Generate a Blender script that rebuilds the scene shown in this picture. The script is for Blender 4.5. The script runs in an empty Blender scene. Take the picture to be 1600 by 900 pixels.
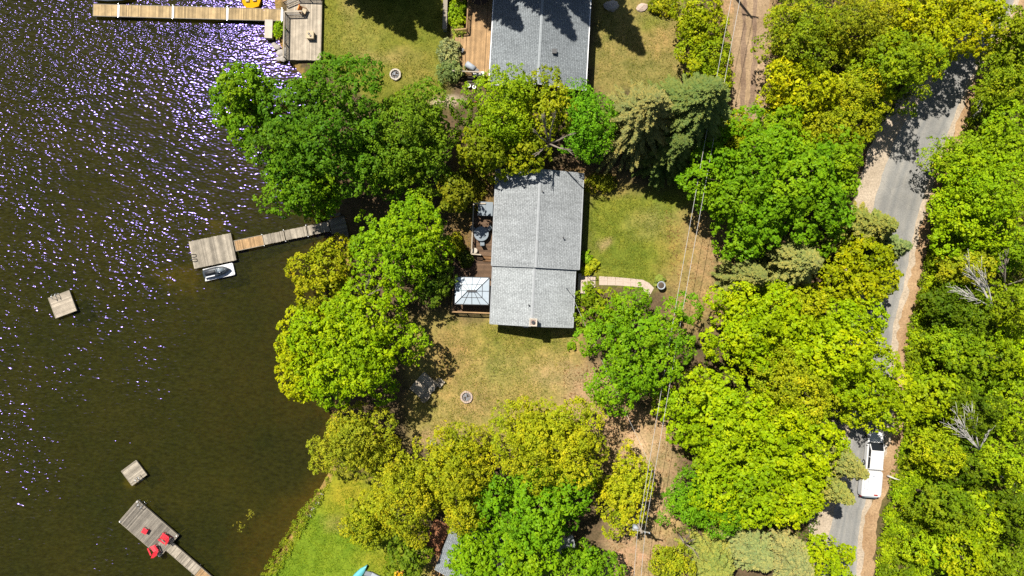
import bpy, math, random
import numpy as np
from mathutils import Vector, Matrix

# ------------------------------------------------------------------ camera, sky, sun, exposure
S = bpy.context.scene
COL = S.collection
R = math.radians
CAMH = 80.0
PXM = 40.0 / 3.0            # photograph pixels per metre on the ground
cam = bpy.data.cameras.new('camera')
cam.sensor_width = 36.0
cam.lens = 24.0
cam.clip_start = 1.0
cam.clip_end = 2000.0
camo = bpy.data.objects.new('camera', cam)
camo.location = (0, 0, CAMH)
COL.objects.link(camo)
S.camera = camo

SUNV = Vector((-0.37, 0.46, 1.0)).normalized()
elev = math.asin(SUNV.z)
azim = math.atan2(SUNV.x, SUNV.y)
world = bpy.data.worlds.new('World')
S.world = world
world.use_nodes = True
wn = world.node_tree
sky = wn.nodes.new('ShaderNodeTexSky')
sky.sky_type = 'NISHITA'
sky.sun_disc = False
sky.sun_elevation = elev
sky.sun_rotation = azim
bgn = wn.nodes['Background']
wn.links.new(sky.outputs[0], bgn.inputs[0])
bgn.inputs[1].default_value = 0.05
sun = bpy.data.lights.new('sun', 'SUN')
sun.energy = 5.0
sun.angle = R(0.53)
sun.color = (1.0, 0.95, 0.86)
suno = bpy.data.objects.new('sun', sun)
suno.rotation_euler = SUNV.to_track_quat('Z', 'Y').to_euler()
suno.location = (-30, 40, 90)
COL.objects.link(suno)
S.view_settings.view_transform = 'Standard'
S.view_settings.look = 'None'
S.view_settings.gamma = 1.0
S.view_settings.exposure = 0.95
S.render.engine = 'CYCLES'
S.cycles.max_bounces = 6
S.cycles.diffuse_bounces = 3
S.cycles.glossy_bounces = 2
S.cycles.transmission_bounces = 3
S.cycles.transparent_max_bounces = 6
S.cycles.use_denoising = False


def W(px, py, z=0.0):
    """Place on the plan: the photograph pixel (1600 wide) of something z metres above the ground."""
    k = (CAMH - z) / CAMH / PXM
    return ((px - 800.0) * k, (450.0 - py) * k, z)


# ------------------------------------------------------------------ materials
def lin(r, g, b):
    f = lambda c: (c / 255 / 12.92) if c <= 10 else ((c / 255 + 0.055) / 1.055) ** 2.4
    return (f(r), f(g), f(b))


class NT:
    def __init__(self, name):
        self.m = bpy.data.materials.new(name)
        self.m.use_nodes = True
        self.t = self.m.node_tree
        self.t.nodes.clear()
        self.out = self.t.nodes.new('ShaderNodeOutputMaterial')

    def n(self, kind, **kw):
        nd = self.t.nodes.new('ShaderNode' + kind)
        for k, v in kw.items():
            if k.startswith('i_'):
                key = k[2:]
                nd.inputs[int(key) if key.isdigit() else key.replace('_', ' ')].default_value = v
            else:
                setattr(nd, k, v)
        return nd

    def l(self, a, b):
        self.t.links.new(a, b)

    def tex(self, scale, detail=3.0, rough=0.55, vec=None, kind='obj'):
        nd = self.n('TexNoise', i_Scale=scale, i_Detail=detail, i_Roughness=rough)
        if vec is None:
            vec = self.pos(kind)
        self.l(vec, nd.inputs['Vector'])
        return nd.outputs['Fac']

    def pos(self, kind='obj'):
        if kind == 'world':
            return self.n('NewGeometry').outputs['Position']
        return self.n('TexCoord').outputs['Object']

    def math(self, op, a, b=None, clamp=False):
        nd = self.n('Math', operation=op, use_clamp=clamp)
        for i, v in enumerate((a, b)):
            if v is None:
                continue
            if isinstance(v, (int, float)):
                nd.inputs[i].default_value = v
            else:
                self.l(v, nd.inputs[i])
        return nd.outputs[0]

    def ramp(self, fac, stops):
        nd = self.n('ValToRGB')
        e = nd.color_ramp.elements
        while len(e) < len(stops):
            e.new(0.5)
        for el, (p, c) in zip(e, stops):
            el.position = p
            el.color = (c[0], c[1], c[2], 1) if not isinstance(c, (int, float)) else (c, c, c, 1)
        self.l(fac, nd.inputs[0])
        return nd.outputs[0]

    def mix(self, fac, a, b, mode='MIX'):
        nd = self.n('Mix', data_type='RGBA', blend_type=mode)
        for i, v in ((0, fac), (6, a), (7, b)):
            if isinstance(v, (int, float)):
                nd.inputs[i].default_value = v
            elif isinstance(v, tuple):
                nd.inputs[i].default_value = (v[0], v[1], v[2], 1)
            else:
                self.l(v, nd.inputs[i])
        return nd.outputs[2]

    def principled(self, color, rough=0.7, spec=0.4, metallic=0.0, bump=None, bstr=0.4, bdist=0.02):
        p = self.n('BsdfPrincipled')
        if isinstance(color, tuple):
            p.inputs['Base Color'].default_value = (*color, 1)
        else:
            self.l(color, p.inputs['Base Color'])
        if isinstance(rough, (int, float)):
            p.inputs['Roughness'].default_value = rough
        else:
            self.l(rough, p.inputs['Roughness'])
        p.inputs['Specular IOR Level'].default_value = spec
        p.inputs['Metallic'].default_value = metallic
        if bump is not None:
            b = self.n('Bump', i_Strength=bstr, i_Distance=bdist)
            self.l(bump, b.inputs['Height'])
            self.l(b.outputs[0], p.inputs['Normal'])
        return p

    def done(self, shader):
        self.l(shader.outputs[0], self.out.inputs['Surface'])
        return self.m


ALB = 0.80


def mat_plain(name, color, rough=0.6, spec=0.4, metallic=0.0, var=0.18, scale=3.0):
    color = tuple(c * ALB for c in color)
    n = NT(name)
    f = n.tex(scale, 4)
    f2 = n.tex(scale * 9, 2)
    k = n.ramp(n.math('MULTIPLY', n.math('ADD', f, f2), 0.5), [(0.3, 1 - var), (0.7, 1 + var * 0.3)])
    c = n.mix(1.0, color, k, 'MULTIPLY')
    return n.done(n.principled(c, rough, spec, metallic, bump=f2, bstr=0.15))


def mat_wood(name, color, var=0.35):
    color = tuple(c * ALB for c in color)
    n = NT(name)
    at = n.n('Attribute', attribute_name='tint').outputs['Fac']
    f = n.tex(1.3, 4)
    fine = n.tex(14, 3)
    lo = tuple(c * (1 - var) for c in color)
    hi = tuple(min(0.8, c * (1 + var * 0.7)) for c in color)
    c = n.mix(at, lo, hi)
    c = n.mix(1.0, c, n.ramp(f, [(0.3, 0.72), (0.7, 1.12)]), 'MULTIPLY')
    c = n.mix(0.6, c, n.ramp(fine, [(0.3, 0.7), (0.7, 1.15)]), 'MULTIPLY')
    return n.done(n.principled(c, 0.8, 0.25, bump=fine, bstr=0.3))


M = {}
M['wood_pale'] = mat_wood('wood_pale', (0.42, 0.30, 0.15))
M['wood_grey'] = mat_wood('wood_grey', (0.34, 0.295, 0.23), 0.42)
M['wood_ash'] = mat_wood('wood_ash', (0.21, 0.185, 0.15), 0.42)
M['wood_beige'] = mat_wood('wood_beige', (0.43, 0.365, 0.28), 0.25)
M['wood_tan'] = mat_wood('wood_tan', (0.40, 0.25, 0.12), 0.3)
M['wood_brown'] = mat_wood('wood_brown', (0.20, 0.105, 0.045), 0.3)
M['wood_umber'] = mat_wood('wood_umber', (0.14, 0.085, 0.05), 0.3)
M['wood_dark'] = mat_wood('wood_dark', (0.07, 0.055, 0.045), 0.4)
M['wood_red'] = mat_wood('wood_red', (0.30, 0.13, 0.06), 0.3)
M['frame_wood'] = mat_plain('frame_wood', (0.30, 0.26, 0.2), 0.85, 0.2)
M['dark_metal'] = mat_plain('dark_metal', (0.025, 0.025, 0.028), 0.45, 0.5)
M['steel'] = mat_plain('steel', (0.5, 0.52, 0.54), 0.35, 0.5, 0.8)
M['white'] = mat_plain('white', (0.78, 0.78, 0.78), 0.4, 0.4, var=0.08)
M['siding'] = mat_plain('siding', (0.42, 0.40, 0.35), 0.7, 0.3)
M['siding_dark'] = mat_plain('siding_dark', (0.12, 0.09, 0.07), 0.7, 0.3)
M['red'] = mat_plain('red', (0.60, 0.025, 0.04), 0.45, 0.4, var=0.12)
M['orange'] = mat_plain('orange', (0.75, 0.22, 0.02), 0.5, 0.4)
M['yellow'] = mat_plain('yellow', (0.75, 0.38, 0.01), 0.45, 0.4, var=0.12)
M['yellow_boat'] = mat_plain('yellow_boat', (0.62, 0.30, 0.004), 0.85, 0.08, var=0.1)
M['cream'] = mat_plain('cream', (0.50, 0.40, 0.27), 0.85, 0.15)
M['teal'] = mat_plain('teal', (0.12, 0.42, 0.46), 0.35, 0.5, var=0.12)
M['blue_grey'] = mat_plain('blue_grey', (0.17, 0.205, 0.235), 0.5, 0.4)
M['grey_cover'] = mat_plain('grey_cover', (0.34, 0.37, 0.41), 0.6, 0.3)
M['brown_canvas'] = mat_plain('brown_canvas', (0.05, 0.03, 0.022), 0.85, 0.2)
M['rubber'] = mat_plain('rubber', (0.02, 0.02, 0.02), 0.8, 0.3)
M['glass_dark'] = mat_plain('glass_dark', (0.012, 0.014, 0.018), 0.06, 0.6, var=0.0)
M['tail_red'] = mat_plain('tail_red', (0.35, 0.02, 0.015), 0.25, 0.5)
M['lamp_clear'] = mat_plain('lamp_clear', (0.6, 0.62, 0.64), 0.15, 0.6)
M['paint_white'] = mat_plain('paint_white', (0.62, 0.62, 0.62), 0.35, 0.4, var=0.1)
M['stone'] = mat_plain('stone', (0.42, 0.38, 0.34), 0.85, 0.25, var=0.4, scale=5)
M['stone_pink'] = mat_plain('stone_pink', (0.48, 0.37, 0.30), 0.85, 0.25, var=0.3, scale=5)
M['ash'] = mat_plain('ash', (0.24, 0.23, 0.23), 0.9, 0.2, var=0.7, scale=9)
M['concrete'] = mat_plain('concrete', (0.50, 0.44, 0.36), 0.85, 0.25, var=0.25, scale=2)
M['paving'] = mat_plain('paving', (0.48, 0.385, 0.315), 0.85, 0.25, var=0.2, scale=2)
M['chimney_brick'] = mat_plain('chimney_brick', (0.36, 0.26, 0.22), 0.85, 0.25, var=0.3, scale=6)
M['birch'] = mat_plain('birch', (0.62, 0.58, 0.53), 0.8, 0.2, var=0.35, scale=4)
M['deadwood'] = mat_plain('deadwood', (0.30, 0.25, 0.2), 0.85, 0.2, var=0.35, scale=4)
M['bark'] = mat_plain('bark', (0.10, 0.075, 0.055), 0.9, 0.2, var=0.5, scale=5)
M['wire'] = mat_plain('wire', (0.45, 0.44, 0.41), 0.45, 0.5, var=0.1)
M['jet_grey'] = mat_plain('jet_grey', (0.045, 0.055, 0.065), 0.3, 0.5, var=0.3)
M['jet_dark'] = mat_plain('jet_dark', (0.018, 0.02, 0.022), 0.6, 0.4)
M['panel_white'] = mat_plain('panel_white', (0.50, 0.57, 0.63), 0.35, 0.5, var=0.12)
M['terracotta'] = mat_plain('terracotta', (0.55, 0.15, 0.06), 0.7, 0.3)


def mat_shingle(name, dark, light, contrast=1.0):
    dark, light = tuple(c * ALB for c in dark), tuple(c * ALB for c in light)
    n = NT(name)
    v = n.pos('obj')
    br = n.n('TexBrick', offset=0.5, i_Scale=1.0)
    br.inputs['Color1'].default_value = (*light, 1)
    br.inputs['Color2'].default_value = (*tuple(0.45 * a + 0.55 * b for a, b in zip(dark, light)), 1)
    br.inputs['Mortar'].default_value = (*dark, 1)
    br.inputs['Mortar Size'].default_value = 0.035
    br.inputs['Mortar Smooth'].default_value = 0.3
    br.inputs['Bias'].default_value = 0.0
    br.inputs['Brick Width'].default_value = 0.17
    br.inputs['Row Height'].default_value = 0.20
    mp = n.n('Mapping')
    mp.inputs['Rotation'].default_value = (0, 0, R(90))
    n.l(v, mp.inputs['Vector'])
    n.l(mp.outputs[0], br.inputs['Vector'])
    f = n.tex(0.35, 4, vec=v)
    fine = n.tex(6.0, 3, vec=v)
    c = n.mix(1.0, br.outputs['Color'], n.ramp(f, [(0.3, 0.86), (0.7, 1.08)]), 'MULTIPLY')
    c = n.mix(0.8 * contrast, c, n.ramp(fine, [(0.34, 0.5), (0.66, 1.32)]), 'MULTIPLY')
    st = n.n('Mapping')
    st.inputs['Scale'].default_value = (0.25, 2.2, 0.25)
    n.l(v, st.inputs['Vector'])
    c = n.mix(0.5, c, n.ramp(n.tex(1.0, 3, vec=st.outputs[0]), [(0.3, 0.72), (0.6, 1.08)]), 'MULTIPLY')
    return n.done(n.principled(c, 0.9, 0.2, bump=fine, bstr=0.4))


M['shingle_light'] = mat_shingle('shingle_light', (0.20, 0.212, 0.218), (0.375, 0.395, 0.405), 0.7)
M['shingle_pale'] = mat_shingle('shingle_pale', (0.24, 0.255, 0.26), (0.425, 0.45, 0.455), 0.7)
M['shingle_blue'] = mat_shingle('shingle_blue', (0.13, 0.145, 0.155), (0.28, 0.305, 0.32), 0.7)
M['ridge_light'] = mat_plain('ridge_light', (0.335, 0.35, 0.36), 0.9, 0.2)
M['ridge_blue'] = mat_plain('ridge_blue', (0.31, 0.335, 0.35), 0.9, 0.2)


def mat_leaf(name, trans=0.24, rough=0.5):
    n = NT(name)
    oc = n.n('ObjectInfo').outputs['Color']
    at = n.n('Attribute', attribute_name='tint').outputs['Fac']
    big = n.tex(0.28, 2)
    c = n.mix(1.0, oc, n.ramp(at, [(0.0, (0.42, 0.52, 0.6)), (0.5, (0.92, 1.0, 0.9)), (1.0, (1.55, 1.32, 1.0))]), 'MULTIPLY')
    c = n.mix(1.0, c, n.ramp(big, [(0.32, (0.85, 0.95, 0.9)), (0.68, (1.2, 1.05, 0.95))]), 'MULTIPLY')
    p = n.principled(c, rough, 0.07)
    tr = n.n('BsdfTranslucent')
    n.l(n.mix(1.0, c, (1.25, 1.2, 0.55), 'MULTIPLY'), tr.inputs['Color'])
    ms = n.n('MixShader', i_0=trans)
    n.l(p.outputs[0], ms.inputs[1])
    n.l(tr.outputs[0], ms.inputs[2])
    return n.done(ms)


M['leaf'] = mat_leaf('leaf')
M['needle'] = mat_leaf('needle', 0.12, 0.6)


def mat_ground():
    n = NT('ground')
    at = n.n('Attribute', attribute_name='soil').outputs['Color']
    pos = n.pos('world')
    big = n.tex(0.16, 4, 0.6, vec=pos)
    mid = n.tex(0.9, 4, 0.65, vec=pos)
    fine = n.tex(4.5, 4, 0.7, vec=pos)
    c = n.mix(1.0, at, n.ramp(big, [(0.3, (0.80, 0.9, 0.8)), (0.7, (1.15, 1.05, 1.1))]), 'MULTIPLY')
    c = n.mix(1.0, c, n.ramp(mid, [(0.28, (0.62, 0.70, 0.6)), (0.5, (1, 1, 1)), (0.74, (1.36, 1.22, 1.3))]), 'MULTIPLY')
    c = n.mix(1.0, c, n.ramp(fine, [(0.28, 0.55), (0.5, 0.98), (0.72, 1.4)]), 'MULTIPLY')
    return n.done(n.principled(c, 0.95, 0.1, bump=fine, bstr=0.7, bdist=0.06))


M['ground'] = mat_ground()


def mat_road():
    n = NT('asphalt')
    pos = n.pos('world')
    big = n.tex(0.25, 4, 0.6, vec=pos)
    fine = n.tex(7, 3, 0.7, vec=pos)
    at = n.n('Attribute', attribute_name='tint').outputs['Fac']
    c = n.mix(at, (0.155, 0.155, 0.148), (0.235, 0.222, 0.198))
    c = n.mix(1.0, c, n.ramp(big, [(0.3, 0.82), (0.7, 1.12)]), 'MULTIPLY')
    c = n.mix(0.7, c, n.ramp(fine, [(0.3, 0.72), (0.7, 1.2)]), 'MULTIPLY')
    cr = n.n('TexVoronoi', feature='DISTANCE_TO_EDGE', i_Scale=0.22)
    wv = n.n('VectorMath', operation='ADD')
    n.l(pos, wv.inputs[0])
    nz = n.n('TexNoise', i_Scale=0.8, i_Detail=3.0)
    n.l(pos, nz.inputs['Vector'])
    n.l(nz.outputs['Color'], wv.inputs[1])
    n.l(wv.outputs[0], cr.inputs['Vector'])
    k = n.ramp(cr.outputs['Distance'], [(0.0, 0.72), (0.012, 1.0)])
    c = n.mix(0.6, c, k, 'MULTIPLY')
    return n.done(n.principled(c, 0.9, 0.2, bump=fine, bstr=0.3))


M['asphalt'] = mat_road()


def mat_dirt(name, a, b):
    a, b = tuple(c * ALB for c in a), tuple(c * ALB for c in b)
    n = NT(name)
    pos = n.pos('world')
    big = n.tex(0.4, 5, 0.65, vec=pos)
    fine = n.tex(5, 4, 0.7, vec=pos)
    c = n.ramp(big, [(0.3, a), (0.7, b)])
    c = n.mix(1.0, c, n.ramp(fine, [(0.28, 0.6), (0.72, 1.3)]), 'MULTIPLY')
    return n.done(n.principled(c, 0.95, 0.1, bump=fine, bstr=0.6, bdist=0.05))


M['sand'] = mat_dirt('sand', (0.33, 0.265, 0.19), (0.47, 0.385, 0.29))
M['track'] = mat_dirt('track', (0.22, 0.15, 0.085), (0.39, 0.275, 0.165))
M['rut'] = mat_dirt('rut', (0.16, 0.105, 0.07), (0.26, 0.18, 0.12))
M['litter'] = mat_dirt('litter', (0.24, 0.14, 0.07), (0.44, 0.30, 0.17))


def mat_water():
    n = NT('water')
    pos = n.pos('world')
    sep = n.n('SeparateXYZ')
    n.l(pos, sep.inputs[0])
    # wind: the open lake (away from the sheltering shore) is choppier
    ax = n.n('MapRange', i_1=-30.0, i_2=-62.0, i_3=0.0, i_4=1.0)
    n.l(sep.outputs[0], ax.inputs[0])
    ay = n.n('MapRange', i_1=4.0, i_2=30.0, i_3=0.0, i_4=1.0)
    n.l(sep.outputs[1], ay.inputs[0])
    gust = n.tex(0.055, 3, 0.6, vec=pos)
    amp = n.math('ADD', n.math('MULTIPLY', ax.outputs[0], 0.80), n.math('MULTIPLY', ay.outputs[0], 0.12))
    amp = n.math('ADD', amp, 0.155)
    amp = n.math('MULTIPLY', amp, n.math('MAXIMUM', n.math('ADD', n.math('MULTIPLY', gust, 3.0), -0.55), 0.35))
    mp = n.n('Mapping')
    mp.inputs['Rotation'].default_value = (0, 0, R(32))
    mp.inputs['Scale'].default_value = (1.0, 1.9, 1.0)
    n.l(pos, mp.inputs['Vector'])
    w1 = n.tex(0.8, 1, 0.5, vec=mp.outputs[0])
    w2 = n.tex(2.3, 0, 0.5, vec=mp.outputs[0])
    h = n.math('ADD', n.math('MULTIPLY', w1, 0.55), n.math('MULTIPLY', w2, 0.30))
    h = n.math('MULTIPLY', h, amp)
    b = n.n('Bump', i_Strength=1.0, i_Distance=WAVE)
    n.l(h, b.inputs['Height'])
    cn = n.tex(0.10, 4, 0.6, vec=pos)
    col = n.ramp(cn, [(0.3, (0.022, 0.026, 0.005)), (0.7, (0.034, 0.033, 0.006))])
    col = n.mix(1.0, col, n.ramp(n.tex(1.7, 3, 0.6, vec=mp.outputs[0]), [(0.3, 0.62), (0.7, 1.35)]), 'MULTIPLY')
    p = n.principled(col, 0.135, 0.5)
    p.inputs['IOR'].default_value = 1.33
    p.inputs['Specular Tint'].default_value = (0.36, 0.27, 1.0, 1)
    n.l(b.outputs[0], p.inputs['Normal'])
    tr = n.n('BsdfTransparent')
    tr.inputs['Color'].default_value = (0.58, 0.53, 0.23, 1)
    ms = n.n('MixShader', i_0=0.46)
    n.l(tr.outputs[0], ms.inputs[1])
    n.l(p.outputs[0], ms.inputs[2])
    return n.done(ms)


WAVE = 0.42
M['water'] = mat_water()


# ------------------------------------------------------------------ mesh helpers
def np_mesh(name, verts, faces, tint=None, mat=None, smooth=False):
    """verts (N,3); faces (M,k) all the same size, or a list of lists."""
    me = bpy.data.meshes.new(name)
    if isinstance(faces, np.ndarray):
        k = faces.shape[1]
        me.vertices.add(len(verts))
        me.vertices.foreach_set('co', np.asarray(verts, np.float32).ravel())
        me.loops.add(faces.size)
        me.loops.foreach_set('vertex_index', faces.astype(np.int32).ravel())
        me.polygons.add(len(faces))
        me.polygons.foreach_set('loop_start', np.arange(0, faces.size, k, dtype=np.int32))
        me.polygons.foreach_set('loop_total', np.full(len(faces), k, np.int32))
        me.update(calc_edges=True)
    else:
        me.from_pydata([tuple(v) for v in verts], [], faces)
        me.update()
    if tint is not None:
        a = me.attributes.new('tint', 'FLOAT', 'POINT')
        a.data.foreach_set('value', np.asarray(tint, np.float32))
    if mat:
        me.materials.append(mat)
    if smooth:
        me.polygons.foreach_set('use_smooth', np.ones(len(me.polygons), bool))
    return me


def link(name, me, parent=None, kind=None):
    o = bpy.data.objects.new(name, me)
    COL.objects.link(o)
    if parent is not None:
        o.parent = parent
    if kind:
        o['kind'] = kind
    return o


RNG = random.Random(11)


class MB:
    def __init__(self):
        self.v, self.f, self.t = [], [], []

    def _add(self, vs, fs, tint):
        b = len(self.v)
        self.v += [tuple(p) for p in vs]
        self.t += [RNG.random() if tint is None else tint] * len(vs)
        self.f += [[b + i for i in f] for f in fs]
        return self

    def box(self, c, s, rz=0.0, tint=None, rx=0.0, ry=0.0, top=1.0):
        hx, hy, hz = s[0] / 2, s[1] / 2, s[2] / 2
        m = Matrix.Rotation(rz, 3, 'Z') @ Matrix.Rotation(ry, 3, 'Y') @ Matrix.Rotation(rx, 3, 'X')
        vs = []
        for z in (-1, 1):
            k = top if z > 0 else 1.0
            for x, y in ((-1, -1), (1, -1), (1, 1), (-1, 1)):
                vs.append(m @ Vector((x * hx * k, y * hy * k, z * hz)) + Vector(c))
        return self._add(vs, [(3, 2, 1, 0), (4, 5, 6, 7), (0, 1, 5, 4), (1, 2, 6, 5), (2, 3, 7, 6), (3, 0, 4, 7)], tint)

    def bar(self, a, b, w, h, tint=None):
        """Rectangular bar from a to b."""
        a, b = Vector(a), Vector(b)
        d = b - a
        L = d.length
        if L < 1e-6:
            return self
        rz = math.atan2(d.y, d.x)
        ry = -math.asin(max(-1, min(1, d.z / L)))
        return self.box((a + b) / 2, (L, w, h), rz, tint, 0, ry)

    def tube(self, pts, rad, n=7, tint=None, cap=True):
        pts = [Vector(p) for p in pts]
        if isinstance(rad, (int, float)):
            rad = [rad] * len(pts)
        vs, fs = [], []
        for i, p in enumerate(pts):
            d = (pts[min(i + 1, len(pts) - 1)] - pts[max(i - 1, 0)]).normalized()
            u = d.cross(Vector((0, 0, 1)))
            if u.length < 0.05:
                u = d.cross(Vector((1, 0, 0)))
            u.normalize()
            w = d.cross(u)
            for k in range(n):
                a = 2 * math.pi * k / n
                vs.append(p + (u * math.cos(a) + w * math.sin(a)) * rad[i])
        for i in range(len(pts) - 1):
            for k in range(n):
                k2 = (k + 1) % n
                fs.append((i * n + k, i * n + k2, (i + 1) * n + k2, (i + 1) * n + k))
        if cap:
            fs.append(tuple(range(n - 1, -1, -1)))
            fs.append(tuple((len(pts) - 1) * n + k for k in range(n)))
        return self._add(vs, fs, tint)

    def prism(self, poly, z0, z1, tint=None):
        n = len(poly)
        a = sum(poly[i][0] * poly[(i + 1) % n][1] - poly[(i + 1) % n][0] * poly[i][1] for i in range(n))
        if a < 0:
            poly = poly[::-1]
        vs = [(x, y, z0) for x, y in poly] + [(x, y, z1) for x, y in poly]
        fs = [tuple(range(n - 1, -1, -1)), tuple(range(n, 2 * n))]
        fs += [(i, (i + 1) % n, n + (i + 1) % n, n + i) for i in range(n)]
        return self._add(vs, fs, tint)

    def lathe(self, prof, n=16, c=(0, 0, 0), tint=None):
        vs, fs = [], []
        for r, z in prof:
            for k in range(n):
                a = 2 * math.pi * k / n
                vs.append((c[0] + r * math.cos(a), c[1] + r * math.sin(a), c[2] + z))
        for i in range(len(prof) - 1):
            for k in range(n):
                k2 = (k + 1) % n
                fs.append((i * n + k, i * n + k2, (i + 1) * n + k2, (i + 1) * n + k))
        fs.append(tuple(range(n - 1, -1, -1)))
        fs.append(tuple((len(prof) - 1) * n + k for k in range(n)))
        return self._add(vs, fs, tint)

    def loft(self, rings, tint=None, cap=True):
        n = len(rings[0])
        vs = [p for r in rings for p in r]
        fs = []
        for i in range(len(rings) - 1):
            for k in range(n):
                k2 = (k + 1) % n
                fs.append((i * n + k, i * n + k2, (i + 1) * n + k2, (i + 1) * n + k))
        if cap:
            fs.append(tuple(range(n - 1, -1, -1)))
            fs.append(tuple((len(rings) - 1) * n + k for k in range(n)))
        return self._add(vs, fs, tint)

    def face(self, vs, tint=None):
        return self._add(vs, [tuple(range(len(vs)))], tint)

    def build(self, name, mat, parent=None, smooth=False, kind=None):
        me = np_mesh(name, self.v, self.f, self.t, M[mat] if isinstance(mat, str) else mat, smooth)
        return link(name, me, parent, kind)


def tag(o, label, cat, group=None):
    o['label'] = label
    o['category'] = cat
    if group:
        o['group'] = group
    return o


def thing(name, label, cat, loc, rz=0.0, group=None):
    o = bpy.data.objects.new(name, None)
    o.empty_display_size = 0.3
    o.location = loc
    o.rotation_euler = (0, 0, rz)
    COL.objects.link(o)
    return tag(o, label, cat, group)


def in_poly(px, py, poly):
    """px, py numpy arrays; even-odd test."""
    inside = np.zeros(px.shape, bool)
    n = len(poly)
    for i in range(n):
        x1, y1 = poly[i]
        x2, y2 = poly[(i + 1) % n]
        if y1 == y2:
            continue
        c = ((y1 > py) != (y2 > py)) & (px < (x2 - x1) * (py - y1) / (y2 - y1) + x1)
        inside ^= c
    return inside


def dist_poly(px, py, poly, closed=True):
    d = np.full(px.shape, 1e9)
    n = len(poly)
    for i in range(n if closed else n - 1):
        x1, y1 = poly[i]
        x2, y2 = poly[(i + 1) % n]
        dx, dy = x2 - x1, y2 - y1
        t = np.clip(((px - x1) * dx + (py - y1) * dy) / (dx * dx + dy * dy + 1e-9), 0, 1)
        d = np.minimum(d, np.hypot(px - x1 - t * dx, py - y1 - t * dy))
    return d


def vnoise(x, y, s, seed):
    """smooth value noise, about -1..1"""
    r = np.random.RandomState(seed).rand(64, 64) * 2 - 1
    u, v = x / s + 1000.3, y / s + 1000.7
    i, j = np.floor(u).astype(int), np.floor(v).astype(int)
    fu, fv = u - i, v - j
    fu, fv = fu * fu * (3 - 2 * fu), fv * fv * (3 - 2 * fv)
    g = lambda a, b: r[a % 64, b % 64]
    return (g(i, j) * (1 - fu) + g(i + 1, j) * fu) * (1 - fv) + (g(i, j + 1) * (1 - fu) + g(i + 1, j + 1) * fu) * fv


# ------------------------------------------------------------------ the ground, the lake bed, the water
WATER_Z = -0.45
SHORE = [(420, -2300), (415, -300), (425, -60), (432, 0), (434, 40), (442, 75), (470, 110), (505, 160), (520, 230), (530, 300), (524, 345),
         (528, 375), (545, 410), (530, 460), (525, 520), (530, 590), (520, 650), (528, 700), (516, 742), (497, 775),
         (478, 803), (450, 850), (420, 900), (380, 960), (330, 1080), (300, 1500), (300, 3200)]
LAKE = SHORE + [(-4000, 3200), (-4000, -2300)]


def axis(lo, hi, a, b, fine, coarse):
    return np.concatenate([np.arange(lo, a, coarse), np.arange(a, b, fine), np.arange(b, hi + 0.1, coarse)])


gx = axis(-260, 260, -66, 66, 0.45, 8.0)
gy = axis(-200, 200, -42, 42, 0.45, 8.0)
GX, GY = np.meshgrid(gx, gy)
PX, PY = GX * PXM + 800, 450 - GY * PXM
jx = vnoise(PX, PY, 26, 1) * 9 + vnoise(PX, PY, 9, 2) * 5
jy = vnoise(PX, PY, 26, 3) * 9 + vnoise(PX, PY, 9, 4) * 5
lake = in_poly(PX, PY, LAKE)
dsh = dist_poly(PX, PY, SHORE, False)
sd = np.where(lake, dsh, -dsh) / PXM               # metres into the lake
GZ = np.where(sd > 0, -0.1 - np.clip(sd * 0.9, 0, 0.45) - np.clip(sd * 0.2, 0, 2.0), np.where(sd > -0.8, -0.1 * (1 + sd / 0.8), 0.0))

soil = np.zeros(GX.shape + (3,)) + np.array((0.105, 0.075, 0.04))


def paint(poly, color, feather=14.0, jit=1.0, strength=1.0):
    qx, qy = PX + jx * jit, PY + jy * jit
    ins = in_poly(qx, qy, poly)
    d = dist_poly(qx, qy, poly)
    w = np.clip(0.5 + np.where(ins, d, -d) / (2 * feather), 0, 1) * strength
    global soil
    soil = soil * (1 - w[..., None]) + np.array(color) * w[..., None]


def blob(cx, cy, rx, ry, color, strength=1.0, jit=1.0):
    qx, qy = PX + jx * jit, PY + jy * jit
    r = np.hypot((qx - cx) / rx, (qy - cy) / ry)
    w = np.clip(1.25 - r, 0, 1) * strength
    global soil
    soil = soil * (1 - w[..., None]) + np.array(color) * w[..., None]


GREEN = (0.125, 0.165, 0.016)
OLIVE = (0.20, 0.175, 0.04)
LIME = (0.17, 0.225, 0.018)
DRY = (0.30, 0.225, 0.085)
TAN = (0.37, 0.25, 0.125)
BROWN = (0.22, 0.115, 0.045)
# east of the road, wood floor
paint([(1380, -300), (2600, -300), (2600, 1500), (1350, 1500), (1380, 800), (1405, 560), (1440, 330), (1530, 110)], (0.12, 0.11, 0.03), 20)
paint([(1120, -60), (1210, -60), (1205, 200), (1140, 195)], (0.30, 0.20, 0.10), 12)
# lawns
paint([(500, -80), (700, -80), (700, 170), (600, 180), (500, 100)], (0.155, 0.16, 0.022), 8)
blob(600, 90, 60, 18, DRY, 0.6)
blob(565, 50, 45, 40, (0.215, 0.2, 0.045), 0.7)
blob(545, 20, 16, 30, DRY, 0.4)
blob(650, 110, 40, 40, OLIVE, 0.7)
paint([(925, -80), (1065, -80), (1070, 135), (925, 150)], (0.20, 0.17, 0.05), 8)
blob(1030, 60, 30, 30, (0.28, 0.2, 0.07), 0.7)
blob(1020, 35, 22, 20, GREEN, 0.6)
blob(700, 157, 35, 10, (0.45, 0.36, 0.26), 0.9)
paint([(915, 300), (1085, 300), (1110, 400), (1030, 450), (915, 450)], (0.15, 0.172, 0.02), 14)
blob(970, 390, 60, 55, (0.13, 0.155, 0.018), 0.8)
blob(940, 388, 14, 10, TAN, 0.75)
blob(1020, 345, 45, 25, (0.22, 0.2, 0.06), 0.8)
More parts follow.
